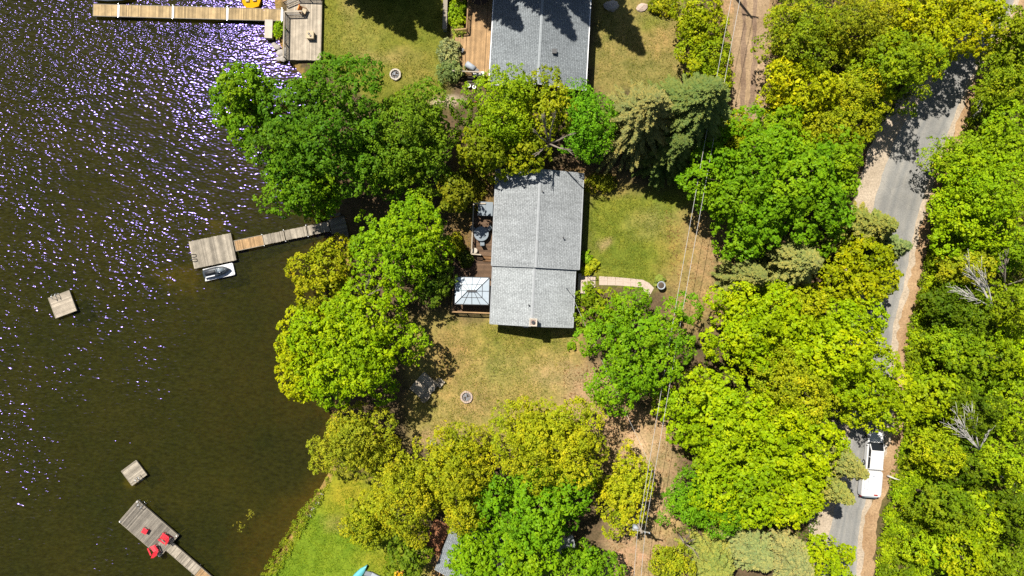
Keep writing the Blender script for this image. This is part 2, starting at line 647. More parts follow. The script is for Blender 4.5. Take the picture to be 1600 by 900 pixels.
paint([(1062, 330), (1140, 330), (1150, 500), (1060, 520), (1040, 440), (1060, 400)], (0.265, 0.19, 0.075), 20)
blob(1115, 400, 30, 55, (0.27, 0.18, 0.09), 0.7)
blob(1050, 400, 30, 60, (0.24, 0.185, 0.045), 0.7)
paint([(640, 495), (905, 495), (920, 600), (900, 680), (640, 700)], (0.27, 0.215, 0.065), 14)
blob(790, 525, 70, 25, (0.17, 0.165, 0.025), 0.75)
blob(850, 535, 45, 20, (0.155, 0.16, 0.025), 0.7)
blob(790, 585, 30, 28, (0.2, 0.19, 0.05), 0.6)
blob(745, 630, 30, 30, (0.33, 0.21, 0.09), 0.7)
blob(700, 560, 40, 60, (0.25, 0.16, 0.06), 0.7)
blob(860, 590, 40, 25, TAN, 0.6)
paint([(880, 570), (940, 570), (1000, 640), (1060, 640), (1060, 940), (930, 940), (960, 760), (880, 650)], (0.31, 0.215, 0.11), 14)
blob(1000, 700, 26, 26, (0.50, 0.35, 0.2), 0.8)
blob(955, 660, 30, 20, (0.36, 0.24, 0.12), 0.7)
blob(985, 860, 60, 25, (0.36, 0.22, 0.13), 0.8)
blob(1040, 820, 26, 22, (0.36, 0.25, 0.1), 0.7)
paint([(530, 735), (600, 760), (640, 840), (720, 950), (360, 1000), (408, 900), (452, 820), (480, 780), (505, 745)], (0.135, 0.2, 0.012), 6, 0.4)
blob(540, 770, 45, 40, (0.3, 0.24, 0.02), 0.8)
blob(535, 815, 30, 16, (0.27, 0.2, 0.06), 0.7)
blob(600, 870, 50, 25, (0.24, 0.22, 0.02), 0.7)
blob(690, 890, 40, 40, (0.34, 0.2, 0.08), 0.8)
blob(680, 690, 45, 25, (0.26, 0.19, 0.09), 0.8)
# north of the house, leaf litter
blob(735, 300, 40, 80, (0.24, 0.15, 0.05), 0.8)
blob(930, 290, 50, 25, (0.28, 0.20, 0.06), 0.8)
# lake bed
deep = np.array((0.062, 0.058, 0.012))
bed = np.zeros_like(soil) + deep
soil = np.where((sd > -0.3)[..., None], bed, soil)
shal = np.clip(1 - sd / 5.0, 0, 1) * (sd > -0.3)
sand_c = np.array((0.34, 0.21, 0.07))
soil = soil * (1 - 0.75 * shal[..., None]) + sand_c * 0.75 * shal[..., None]
LB = lake.astype(float)


def bedblob(cx, cy, rx, ry, color, strength=1.0, jit=1.5):
    qx, qy = PX + jx * jit, PY + jy * jit
    r = np.hypot((qx - cx) / rx, (qy - cy) / ry)
    w = np.clip((1.2 - r) * 1.6, 0, 1) * strength * LB
    global soil
    soil = soil * (1 - w[..., None]) + np.array(color) * w[..., None]


bedblob(415, 640, 130, 130, (0.085, 0.062, 0.016), 0.7)
bedblob(470, 560, 60, 150, (0.10, 0.066, 0.02), 0.5)
bedblob(340, 780, 80, 50, (0.085, 0.085, 0.022), 0.5)
bedblob(420, 730, 70, 50, (0.022, 0.026, 0.018), 0.85)  # tree shade on the water, painted into the bed colour
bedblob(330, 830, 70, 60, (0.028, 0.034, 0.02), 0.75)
bedblob(470, 690, 45, 40, (0.02, 0.022, 0.014), 0.7)  # shade of the shore trees, also painted as darker bed
bedblob(400, 850, 60, 55, (0.17, 0.105, 0.03), 0.7)
bedblob(265, 437, 42, 26, (0.30, 0.24, 0.02), 0.85)
bedblob(185, 762, 10, 9, (0.6, 0.5, 0.02), 1.0, 0.5)
bedblob(312, 360, 20, 10, (0.28, 0.23, 0.03), 0.7)
bedblob(300, 480, 60, 60, (0.10, 0.08, 0.014), 0.5)
bedblob(120, 700, 200, 220, (0.045, 0.05, 0.014), 0.5)
bedblob(470, 440, 70, 45, (0.12, 0.085, 0.02), 0.5)

nx_, ny_ = len(gx), len(gy)
idx = np.arange(nx_ * ny_).reshape(ny_, nx_)
quads = np.stack([idx[:-1, :-1], idx[:-1, 1:], idx[1:, 1:], idx[1:, :-1]], -1).reshape(-1, 4)
gm = np_mesh('ground', np.stack([GX, GY, GZ], -1).reshape(-1, 3), quads, None, M['ground'], True)
ca = gm.color_attributes.new('soil', 'FLOAT_COLOR', 'POINT')
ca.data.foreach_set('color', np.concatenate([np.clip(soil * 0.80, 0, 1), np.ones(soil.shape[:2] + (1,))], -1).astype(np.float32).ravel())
tag(link('ground', gm, None, 'structure'), 'dry lawns, tan earth and wood floor sloping into the lake bed', 'ground')

wv = [W(px, py)[:2] + (WATER_Z,) for px, py in ((-2600, -2200), (900, -2200), (900, 3100), (-2600, 3100))]
tag(link('lake_water', np_mesh('lake_water', wv, [[0, 3, 2, 1]], None, M['water']), None, 'structure'),
    'dark olive lake water sparkling with sun glints', 'water')


def ribbon(name, pts, mat, z, nseg=90, seed=5, rag=0.12, cols=13):
    """pts: (px, py left edge), (px right edge) rows -> a strip sheet with slightly ragged edges."""
    ys = np.array([p[1] for p in pts], float)
    order = np.argsort(ys)
    ysn = np.linspace(ys.min(), ys.max(), nseg)
    lf = np.interp(ysn, ys[order], np.array([p[0] for p in pts], float)[order])
    rt = np.interp(ysn, ys[order], np.array([p[2] for p in pts], float)[order])
    k = np.ones(7) / 7
    sm = lambda a: np.convolve(np.pad(a, 3, mode='edge'), k, 'valid')
    lf, rt = sm(lf), sm(rt)
    lf = lf + vnoise(ysn, ysn * 0, 9, seed) * rag * PXM
    rt = rt + vnoise(ysn, ysn * 0, 8, seed + 1) * rag * PXM
    vs, ti = [], []
    for j in range(nseg):
        for c in range(cols):
            u = c / (cols - 1)
            x, y, _ = W(lf[j] * (1 - u) + rt[j] * u, ysn[j])
            vs.append((x, y, z))
            tr_ = min(abs(u - 0.22), abs(u - 0.42), abs(u - 0.62), abs(u - 0.82))
            ti.append(min(1.0, tr_ * 7.0 * (0.6 + 0.8 * RNG.random()) + (0.8 if u in (0.0, 1.0) else 0.0)))
    fs = [[j * cols + c, (j + 1) * cols + c, (j + 1) * cols + c + 1, j * cols + c + 1] for j in range(nseg - 1) for c in range(cols - 1)]
    return link(name, np_mesh(name, vs, fs, ti, M[mat]), None, 'structure')


# the road: left edge, y, right edge
ROAD = [(1560, -120, 1625), (1520, 30, 1575), (1492, 80, 1535), (1450, 140, 1508), (1405, 200, 1484), (1386, 250, 1464), (1370, 300, 1444),
        (1358, 350, 1430), (1352, 400, 1421), (1350, 450, 1412), (1347, 500, 1396), (1340, 560, 1392), (1335, 620, 1390), (1325, 690, 1384),
        (1316, 750, 1366), (1302, 800, 1345), (1292, 850, 1340), (1285, 900, 1338), (1270, 1020, 1330)]
tag(ribbon('road_shoulder', [(l - 34, y, r + 12) for l, y, r in ROAD], 'sand', 0.006, 140, 21, 0.35), 'pale sandy shoulder along the asphalt road', 'road shoulder')
tag(ribbon('road_verge', [(r + 8, y, r + 26) for l, y, r in ROAD], 'litter', 0.011, 140, 31, 0.35), 'brown strip of dead leaves beside the road', 'verge')
tag(ribbon('road', ROAD, 'asphalt', 0.018, 140, 41, 0.12), 'narrow grey asphalt road curving through the wood', 'road')
drv = tag(ribbon('driveway', [(1148, -120, 1205), (1146, 0, 1202), (1143, 80, 1200), (1146, 140, 1198), (1143, 195, 1190), (1135, 240, 1180)], 'track', 0.006, 60, 51, 0.3),
    'brown dirt driveway beside the upper house', 'driveway')
for k, off in enumerate((0.35, 0.66)):
    rut = ribbon('wheel_rut', [(1146 + 54 * off - 4, -120, 1146 + 54 * off + 2), (1144 + 54 * off - 4, 60, 1144 + 54 * off + 3),
                               (1146 + 50 * off - 6, 140, 1146 + 50 * off + 2), (1140 + 44 * off - 5, 200, 1140 + 44 * off + 3)], 'rut', 0.012, 60, 61 + k, 0.18, 3)
    rut.parent = drv
    del rut['kind']
# ------------------------------------------------------------------ houses
def gable(root, cx, cy, w, l, eave, rise, mat, ridge_mat, wall_mat, gut=True, over=0.45):
    """One gabled block in root's own frame, ridge along y: wall, two roof slopes, ridge cap, fascias, gutters."""
    ww, wl = w - 2 * over, l - 2 * over
    mb = MB()
    hw = ww / 2
    ez = eave + rise * over / (w / 2)
    prof = [(-hw, 0), (hw, 0), (hw, ez - 0.12), (0, eave + rise - 0.12), (-hw, ez - 0.12)]
    a = [(cx + x, cy - wl / 2, z) for x, z in prof]
    b = [(cx + x, cy + wl / 2, z) for x, z in prof]
    mb.loft([a, b])
    mb.build('wall', wall_mat, root)
    n = 24
    for s in (-1, 1):
        m2 = MB()
        th = 0.10
        r0 = [(cx + s * w / 2, cy - l / 2, eave), (cx, cy - l / 2, eave + rise), (cx, cy + l / 2, eave + rise), (cx + s * w / 2, cy + l / 2, eave)]
        r1 = [(x, y, z - th) for x, y, z in r0]
        if s < 0:
            r0, r1 = r0[::-1], r1[::-1]
        m2.loft([r1, r0], 0.5)
        roof = m2.build('roof', mat, root)
        m3 = MB()
        m3.box((cx + s * (w / 2 + 0.055), cy, eave - 0.05), (0.10, l, 0.12), tint=0.5)
        if gut:
            m3.build('gutter', 'white' if gut == 1 else 'ridge_light', roof)
        for e in (-1, 1):
            m4 = MB()
            y = cy + e * (l / 2 + 0.022)
            m4.bar((cx + s * w / 2, y, eave - 0.09), (cx, y, eave + rise - 0.09), 0.04, 0.2, 0.5)
            m4.build('fascia', 'white' if gut == 1 else 'ridge_light', roof)
    mr = MB()
    k = int(l / 0.5)
    for i in range(k):
        y = cy - l / 2 + (i + 0.5) * l / k
        for s in (-1, 1):
            mr.bar((cx, y, eave + rise + 0.025 + 0.012 * (i % 2)), (cx + s * 0.15, y, eave + rise * (1 - 0.15 / (w / 2)) + 0.022 + 0.012 * (i % 2)), l / k * 1.02, 0.02, 0.5)
    mr.build('ridge_cap', ridge_mat, root)
    return ez


def window(root, c, s, axis_, mat='glass_dark'):
    """c centre on the wall plane; axis_ 'x' = wall faces +-x, 'y' = +-y (sign in s[2])."""
    w, h, sg = s
    fr = MB()
    d = 0.05
    for k in (-1, 1):
        if axis_ == 'x':
            fr.box((c[0], c[1] + k * w / 2, c[2]), (d * 2, 0.09, h + 0.18))
            fr.box((c[0], c[1], c[2] + k * (h / 2 + 0.045)), (d * 2, w - 0.09, 0.09))
        else:
            fr.box((c[0] + k * w / 2, c[1], c[2]), (0.09, d * 2, h + 0.18))
            fr.box((c[0], c[1], c[2] + k * (h / 2 + 0.045)), (w - 0.09, d * 2, 0.09))
    f = fr.build('window', 'white', root)
    g = MB()
    g.box(c, (0.06, w - 0.09, h) if axis_ == 'x' else (w - 0.09, 0.06, h))
    g.build('pane', mat, f)


def door(root, c, w, h, axis_, mat='white'):
    d = MB()
    d.box((c[0], c[1], h / 2 + 0.1), (0.1, w, h) if axis_ == 'x' else (w, 0.1, h))
    o = d.build('door', mat, root)
    k = MB()
    k.lathe([(0.03, 0), (0.05, 0.04), (0.03, 0.08)], 8, (c[0] + (0.08 if axis_ == 'x' else w * 0.38), c[1] + (w * 0.38 if axis_ == 'x' else -0.08), 1.05))
    k.build('handle', 'steel', o)


# main house (two roof levels)
HC = W(840, 343, 2.7)
HR = R(-2.7)
house = thing('house', 'cottage with pale grey shingle roof in two levels, beside the gazebo', 'house', (HC[0], HC[1], 0), HR)
gable(house, 0, 0, 9.85, 10.9, 2.75, 1.35, 'shingle_light', 'ridge_light', 'siding', 2)
gable(house, -0.13, -8.75, 9.35, 6.6, 2.5, 1.30, 'shingle_pale', 'ridge_light', 'siding', 2)
for y in (3.2, 0.2, -3.0):
    window(house, (-4.48, y, 1.5), (1.4, 1.2, -1), 'x')
for y in (3.5, 0.5):
    window(house, (4.48, y, 1.5), (1.2, 1.1, 1), 'x')
window(house, (-4.38, -9.0, 1.5), (1.8, 1.5, -1), 'x')
window(house, (2.0, -11.6, 1.5), (1.3, 1.1, 1), 'y')
window(house, (-2.4, -11.6, 1.5), (1.3, 1.1, 1), 'y')
door(house, (4.15, -6.6), 0.95, 2.05, 'x')
m = MB()
CHX, CHY = -0.02, -11.55
m.box((CHX, CHY, 4.0), (0.72, 0.72, 1.5), tint=0.5)
ch = m.build('chimney', 'chimney_brick', house)
m = MB()
for sx, sy, wx, wy in ((-1, 0, 0.14, 0.86), (1, 0, 0.14, 0.86), (0, -1, 0.58, 0.14), (0, 1, 0.58, 0.14)):
    m.box((CHX + sx * 0.36, CHY + sy * 0.36, 4.79), (wx, wy, 0.1), tint=0.5)
m.build('chimney_cap', 'concrete', ch)
m = MB()
m.lathe([(0.2, 0), (0.2, 0.25)], 12, (CHX, CHY, 4.7))
m.build('flue', 'dark_metal', ch)
m = MB()
m.box((-0.75, -12.15, 1.35), (0.55, 0.3, 2.7), tint=0.5)
m.build('chimney_breast', 'siding', house)
for x, y, z, h in ((2.95, -2.0, 3.2, 0.5), (-0.55, -9.7, 3.6, 0.35), (0.35, 3.0, 3.9, 0.35)):
    m = MB()
    m.tube([(x, y, z), (x, y, z + h)], 0.06, 8)
    m.tube([(x, y, z + h), (x, y, z + h + 0.05)], 0.10, 8)
    m.build('vent_pipe', 'dark_metal', house)
m = MB()
m.tube([(3.6, -7.6, 2.85), (3.6, -7.6, 4.3), (3.75, -7.7, 4.6)], 0.05, 6)
m.build('service_mast', 'steel', house)
m = MB()
m.tube([(4.62, -9.5, 2.5), (4.75, -10.7, 0.05)], 0.05, 6)
m.build('downspout', 'white', house)

# upper house
UC = W(845, 39, 2.8)
house2 = thing('house', 'house with slate grey shingle roof at the top edge, in conifer shade', 'house', (UC[0], UC[1], 0), R(-3.2))
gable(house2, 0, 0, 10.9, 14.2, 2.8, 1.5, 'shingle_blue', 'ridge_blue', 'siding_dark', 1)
for y in (3.2, -0.4, -4.0):
    window(house2, (-5.0, y, 1.5), (1.5, 1.3, -1), 'x')
    window(house2, (5.0, y, 1.5), (1.2, 1.1, 1), 'x')
m = MB()
m.box((1.65, -3.35, 4.02), (0.42, 0.42, 0.34), tint=0.3)
m.box((1.65, -3.35, 4.22), (0.5, 0.5, 0.06), tint=0.3)
m.build('roof_vent', 'dark_metal', house2)
m = MB()
m.tube([(1.4, -5.1, 3.8), (1.4, -5.1, 4.35)], 0.06, 8)
m.build('vent_pipe', 'dark_metal', house2)

# cottage hidden under the trees at the lower edge
CC = W(742, 862, 2.5)
house3 = thing('house', 'small cottage with pale grey roof almost hidden under trees near the lawn', 'house', (CC[0], CC[1], 0), R(-22))
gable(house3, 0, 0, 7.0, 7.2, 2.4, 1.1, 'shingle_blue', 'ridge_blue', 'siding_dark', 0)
window(house3, (-3.08, 0.5, 1.4), (1.4, 1.2, -1), 'x')
# small shed
SC = W(884, 856, 2.2)
shed = thing('shed', 'little shed with pale grey roof peeking out between leafy crowns', 'shed', (SC[0], SC[1], 0), R(12))
gable(shed, 0, 0, 2.2, 2.4, 2.1, 0.6, 'ridge_light', 'ridge_light', 'siding', 0, 0.2)
door(shed, (0, -1.25), 0.9, 1.8, 'y', 'siding_dark')


# ------------------------------------------------------------------ decks, docks and rafts
def plank_field(mb, x0, x1, y0, y1, z, along='y', pitch=0.15, th=0.035, gap=0.012):
    """planks run along 'y' (repeat in x) or 'x'."""
    if along == 'y':
        n = max(1, round((x1 - x0) / pitch))
        p = (x1 - x0) / n
        for i in range(n):
            e = RNG.uniform(-0.025, 0.025)
            mb.box((x0 + (i + 0.5) * p, (y0 + y1) / 2 + e, z - th / 2 + RNG.uniform(-0.004, 0.004)), (p - gap, y1 - y0, th))
    else:
        n = max(1, round((y1 - y0) / pitch))
        p = (y1 - y0) / n
        for i in range(n):
            e = RNG.uniform(-0.025, 0.025)
            mb.box(((x0 + x1) / 2 + e, y0 + (i + 0.5) * p, z - th / 2 + RNG.uniform(-0.004, 0.004)), (x1 - x0, p - gap, th))


def platform(root, x0, x1, y0, y1, z, mat, along='y', depth=0.3, pitch=0.15, frame='frame_wood', rim=False):
    mb = MB()
    plank_field(mb, x0, x1, y0, y1, z, along, pitch)
    mb.build('planks', mat, root, kind='stuff')
    f = MB()
    t = 0.05
    zc = z - 0.042 - depth / 2
    f.box(((x0 + x1) / 2, y0 + t / 2 + 0.01, zc), (x1 - x0 - 0.02, t, depth))
    f.box(((x0 + x1) / 2, y1 - t / 2 - 0.01, zc), (x1 - x0 - 0.02, t, depth))
    f.box((x0 + t / 2 + 0.01, (y0 + y1) / 2, zc), (t, y1 - y0 - 0.14, depth))
    f.box((x1 - t / 2 - 0.01, (y0 + y1) / 2, zc), (t, y1 - y0 - 0.14, depth))
    if rim:
        for yy in (y0 - 0.03, y1 + 0.03):
            f.box(((x0 + x1) / 2, yy, z - 0.08), (x1 - x0 + 0.1, 0.055, 0.2), tint=0.8)
        for xx in (x0 - 0.03, x1 + 0.03):
            f.box((xx, (y0 + y1) / 2, z - 0.08), (0.055, y1 - y0 + 0.0, 0.2), tint=0.8)
    f.build('frame', frame, root)


def posts(root, pts, z0, z1, r=0.05, mat='steel', name='post'):
    for x, y in pts:
        m = MB()
        m.tube([(x, y, z0), (x, y, z1)], r, 8)
        m.build(name, mat, root)


def ladder(root, x, y, ang, z, mat='steel', w=0.45):
    m = MB()
    c, s = math.cos(ang), math.sin(ang)
    f = lambda u, v, h: (x + u * c - v * s, y + u * s + v * c, h)
    for k in (-1, 1):
        m.tube([f(-0.45, k * w / 2, z), f(-0.4, k * w / 2, z + 0.55), f(-0.1, k * w / 2, z + 0.7), f(0.15, k * w / 2, z + 0.5), f(0.15, k * w / 2, -1.2)], 0.035, 6)
    for h in (-0.3, -0.65, -1.0):
        m.tube([f(0.15, -w / 2, h), f(0.15, w / 2, h)], 0.03, 6)
    m.build('ladder', mat, root, True)


# pale dock at the top edge, four sections
d1 = thing('dock', 'long straight pale plank dock of four sections at the top edge', 'dock', W(144, 15.5, 0.1), math.atan2(-8, 296))
L1 = 296 / PXM
brk = [0.0, 41 / PXM, 126 / PXM, 211 / PXM, L1]
for i in range(4):
    s = bpy.data.objects.new('dock_section', None)
    COL.objects.link(s)
    s.parent = d1
    a, b = brk[i] + 0.16, brk[i + 1] - 0.16
    platform(s, a, b, -0.66, 0.66, 0.0, 'wood_pale', 'y', 0.2, 0.14, 'frame_wood', True)
    m = MB()
    m.box((brk[i + 1], 0, -0.03), (0.26, 1.36, 0.05), tint=0.5)
    m.build('joint_plate', 'white', s)
    posts(d1, [(brk[i + 1], 0.78), (brk[i + 1], -0.78)], -2.5, 0.08, 0.04)

# main dock: platform, walkway of sections, ladder
dz = 0.05
pc = W(332, 392, dz)
d2 = thing('dock', 'weathered T-shaped dock with square platform beside the moored jet ski', 'dock', pc, R(11.8))
platform(d2, -2.52, 2.52, -1.62, 1.62, 0.0, 'wood_grey', 'y', 0.3, 0.15)
cosA, sinA = math.cos(R(11.8)), math.sin(R(11.8))


def loc2(px, py, c=pc, rz=R(11.8), z=dz):
    x, y, _ = W(px, py, z)
    x, y = x - c[0], y - c[1]
    return (x * math.cos(rz) + y * math.sin(rz), -x * math.sin(rz) + y * math.cos(rz))


stops = [loc2(367, 384.5), loc2(411.5, 375.0), loc2(445, 368), loc2(480, 360.8), loc2(515, 353.5)]
yw = sum(p[1] for p in stops) / 5
for i in range(4):
    s = bpy.data.objects.new('walkway_section', None)
    COL.objects.link(s)
    s.parent = d2
    platform(s, stops[i][0] + 0.05, stops[i + 1][0] - 0.05, yw - 0.58, yw + 0.58, 0.02, 'wood_tan' if i == 0 else 'wood_grey', 'y', 0.22, 0.14, 'frame_wood', i == 0)
    posts(d2, [(stops[i + 1][0], yw - 0.66), (stops[i + 1][0], yw + 0.66)], -2.0, 0.12, 0.045)
for yy in (-0.02, -0.56):
    m = MB()
    m.tube([(-2.65, yy, -0.6), (-2.65, yy, 0.35), (-2.4, yy, 0.55), (-2.1, yy, 0.5), (-1.98, yy, 0.0)], 0.05, 6)
    m.build('ladder_rail', 'dark_metal', d2, True)
for h in (-0.25, -0.55):
    m = MB(); m.tube([(-2.65, -0.56, h), (-2.65, -0.02, h)], 0.03, 6); m.build('ladder_rung', 'dark_metal', d2)
posts(d2, [(-2.4, 1.5), (2.4, 1.5), (2.4, -1.5), (-2.4, -1.5)], -2.6, -0.06, 0.06)

# jet ski and its float
fc = W(342, 425, -0.1)
fl = thing('jet_ski_float', 'white plastic drive-on float moored against the platform', 'float', fc, R(12.5))
m = MB()
m.prism([(-1.8, -0.72), (1.7, -0.72), (1.8, -0.6), (1.8, 0.6), (1.7, 0.72), (-1.8, 0.72), (-1.7, 0.2), (-1.7, -0.2)], -0.42, 0.0, 0.5)
m.build('deck', 'paint_white', fl)
for x, y in ((-1.55, -0.6), (1.6, -0.58), (-1.5, 0.6), (1.6, 0.58)):
    m = MB()
    m.lathe([(0.06, 0.0), (0.06, 0.03)], 8, (x, y, 0.002))
    m.build('cleat', 'dark_metal', fl)
js = thing('jet_ski', 'dark grey jet ski sitting on the white float', 'jet ski', W(339, 424.5, 0.0), R(12.5))
hull = []
for x, w, h in ((-1.52, 0.40, 0.34), (-1.4, 0.50, 0.40), (-0.6, 0.56, 0.44), (0.2, 0.56, 0.50), (0.9, 0.44, 0.56), (1.3, 0.24, 0.55), (1.56, 0.03, 0.5)):
    hull.append([(x, -w * 0.5, 0.0), (x, -w, 0.18), (x, -w * 0.97, h * 0.8), (x, -w * 0.6, h), (x, w * 0.6, h), (x, w * 0.97, h * 0.8), (x, w, 0.18), (x, w * 0.5, 0.0)])
m = MB()
m.loft(hull, 0.5)
m.build('hull', 'jet_grey', js, True)
m = MB()
m.loft([[(x, -w, z0), (x, -w * 0.8, z), (x, w * 0.8, z), (x, w, z0)] for x, w, z0, z in ((-1.2, 0.2, 0.4, 0.62), (-0.7, 0.22, 0.42, 0.72), (-0.1, 0.2, 0.45, 0.68), (0.15, 0.16, 0.48, 0.7))], 0.5)
m.build('seat', 'jet_dark', js, True)
m = MB()
m.loft([[(x, -w, z0), (x, -w * 0.7, z), (x, w * 0.7, z), (x, w, z0)] for x, w, z0, z in ((0.2, 0.26, 0.48, 0.82), (0.6, 0.3, 0.5, 0.78), (1.1, 0.2, 0.5, 0.62))], 0.5)
m.build('hood', 'blue_grey', js, True)
m = MB()
m.tube([(0.2, -0.38, 0.86), (0.32, -0.1, 0.88), (0.32, 0.1, 0.88), (0.2, 0.38, 0.86)], 0.03, 6)
m.build('handlebar', 'dark_metal', js, True)
for k in (-1, 1):
    m = MB()
    m.box((0.62, k * 0.22, 0.78), (0.12, 0.05, 0.06))
    m.build('mirror', 'white', js)
    m = MB()
    m.box((-0.7, k * 0.42, 0.445), (1.1, 0.12, 0.03))
    m.build('footwell_mat', 'steel' if k < 0 else 'jet_dark', js)


def raft(px, py, w, l, rz, lad, label):
    r = thing('swim_raft', label, 'raft', W(px, py, 0.0), rz, 'swim rafts anchored in the lake')
    platform(r, -w / 2, w / 2, -l / 2, l / 2, 0.0, 'wood_beige' if px < 150 else 'wood_grey', 'x', 0.22, 0.15, 'frame_wood', True)
    m = MB()
    for k in (-1, 1):
        m.tube([(-w / 2 + 0.1, k * l * 0.3, -0.42), (w / 2 - 0.1, k * l * 0.3, -0.42)], 0.2, 10)
    m.build('float_drum', 'jet_grey', r)
    ladder(r, *lad, 0.0)
    return r


raft(97.5, 475.5, 2.55, 2.45, R(20.5), (-0.25, 1.25, R(90)), 'pale square swim raft with a ladder, nearest the glittering open lake')
raft(209.5, 739, 2.1, 2.05, R(36.7), (0.2, -1.05, R(-90)), 'brownish square swim raft floating just off the dock with red chairs')

# lower dock with red chairs
a3 = math.atan2(-(837 - 781.8), 279 - 215.5)
d3 = thing('dock', 'grey plank dock carrying two red chairs and a red side table', 'dock', W(232.2, 826, 0.05), a3)
platform(d3, -3.14, 3.14, -1.63, 1.63, 0.0, 'wood_ash', 'y', 0.3, 0.15, 'frame_wood', True)
posts(d3, [(-3.05, 1.55), (-3.05, -1.55), (3.05, 1.55), (3.05, -1.55)], -2.4, 0.14, 0.07, 'white')
ladder(d3, -2.4, 1.7, R(90), 0.0)
c3 = W(232.2, 826, 0.05)
s0 = loc2(265, 854.4, c3, a3)
e0 = loc2(345, 928, c3, a3)
yw3 = s0[1]
ww = [s0[0], s0[0] + 1.45, s0[0] + 2.9, s0[0] + 4.4, s0[0] + 5.9, s0[0] + 7.4]
for i in range(5):
    s = bpy.data.objects.new('walkway_section', None)
    COL.objects.link(s)
    s.parent = d3
    platform(s, ww[i] + 0.04, ww[i + 1] - 0.04, yw3 - 0.55, yw3 + 0.55, 0.0, 'wood_tan' if i == 3 else 'wood_grey', 'y', 0.2, 0.14, 'frame_wood', True)
m = MB()
m.box((ww[2] + 1.2, yw3, -0.05), (0.08, 1.75, 0.08))
m.build('cross_brace', 'dark_metal', d3)


# ------------------------------------------------------------------ furniture
def adirondack(px, py, z, rz, mat, label, cat='chair', group=None, scale=1.0, name='garden_chair'):
    """Slatted lawn chair; the sitter looks along +x."""
    t = thing(name, label, cat, W(px, py, z), rz, group)
    t.scale = (scale,) * 3
    m = MB()
    for i in range(5):
        x = 0.36 - i * 0.125
        m.box((x, 0, 0.36 - 0.035 * i), (0.115, 0.56, 0.025), ry=R(16))
    m.build('seat', mat, t)
    m = MB()
    for i in range(5):
        y = (i - 2) * 0.115
        L = 0.78 - 0.05 * abs(i - 2)
        m.box((-0.24 - L / 2 * 0.47, y * (1 + 0.08), 0.24 + L / 2 * 0.88), (0.025, 0.105, L), ry=R(-28))
    m.box((-0.30, 0, 0.42), (0.03, 0.6, 0.06), ry=R(-28))
    m.build('backrest', mat, t)
    for s in (-1, 1):
        m = MB()
        m.box((0.04, s * 0.36, 0.56), (0.76, 0.15, 0.025))
        m.build('arm', mat, t)
        m = MB()
        m.box((0.36, s * 0.31, 0.275), (0.09, 0.03, 0.55))
        m.build('leg', mat, t)
        m = MB()
        m.bar((0.40, s * 0.285, 0.36), (-0.52, s * 0.285, 0.03), 0.03, 0.09)
        m.build('leg', mat, t)
    return t


def box_table(px, py, z, rz, w, h, mat, label, name='side_table', cat='table'):
    t = thing(name, label, cat, W(px, py, z), rz)
    m = MB()
    n = max(3, round(w / 0.13))
    for i in range(n):
        m.box((0, -w / 2 + (i + 0.5) * w / n, h - 0.015), (w, w / n - 0.01, 0.03))
    m.build('table_top', mat, t)
    for sx in (-1, 1):
        for sy in (-1, 1):
            m = MB()
            m.box((sx * (w / 2 - 0.06), sy * (w / 2 - 0.06), (h - 0.03) / 2), (0.07, 0.07, h - 0.03))
            m.build('leg', mat, t)
    m = MB()
    m.box((0, 0, h - 0.09), (w - 0.2, w - 0.2, 0.08))
    m.build('apron', mat, t)
    return t


adirondack(243.5, 857, 0.06, a3 + R(155), 'red', 'red slatted lawn chair at the dock corner, nearest the open lake', group='red dock chairs', scale=1.2)
adirondack(260.5, 838.5, 0.06, a3 + R(185), 'red', 'red slatted lawn chair beside the start of the dock walkway', group='red dock chairs', scale=1.2)
box_table(229, 828, 0.06, a3 + R(12), 0.62, 0.45, 'red', 'small square red table standing on the dock before the chairs')

# lakeside deck at the top edge with rails
DZ = 0.5
dk = thing('lakeside_deck', 'pale plank deck with dark railings at the foot of the pale dock', 'deck', W(477, 40, 0), R(-1.2))
platform(dk, -2.05, 2.05, -4.2, 3.6, DZ, 'wood_beige', 'y', 0.5, 0.14)


def railing(root, pts, z, h=0.95, mat='wood_tan', bal='dark_metal', step=1.6, every=0.14):
    """posts, top rail and thin balusters along a polyline (root's own frame)."""
    for (x0, y0), (x1, y1) in zip(pts[:-1], pts[1:]):
        L = math.hypot(x1 - x0, y1 - y0)
        n = max(1, round(L / step))
        for i in range(n + 1):
            u = i / n
            m = MB()
            m.box((x0 + (x1 - x0) * u, y0 + (y1 - y0) * u, z + h / 2), (0.09, 0.09, h), rz=math.atan2(y1 - y0, x1 - x0))
            m.build('post', mat, root)
        m = MB()
        m.bar((x0, y0, z + h + 0.022), (x1, y1, z + h + 0.022), 0.14, 0.04)
        m.build('rail', mat, root)
        m = MB()
        m.bar((x0, y0, z + 0.12), (x1, y1, z + 0.12), 0.04, 0.05)
        m.bar((x0, y0, z + h * 0.55), (x1, y1, z + h * 0.55), 0.03, 0.04)
        nb = int(L / every)
        for i in range(1, nb):
            u = i / nb
            m.box((x0 + (x1 - x0) * u, y0 + (y1 - y0) * u, z + h / 2), (0.03, 0.03, h - 0.04), rz=math.atan2(y1 - y0, x1 - x0))
        m.build('balusters', bal, root, kind='stuff')


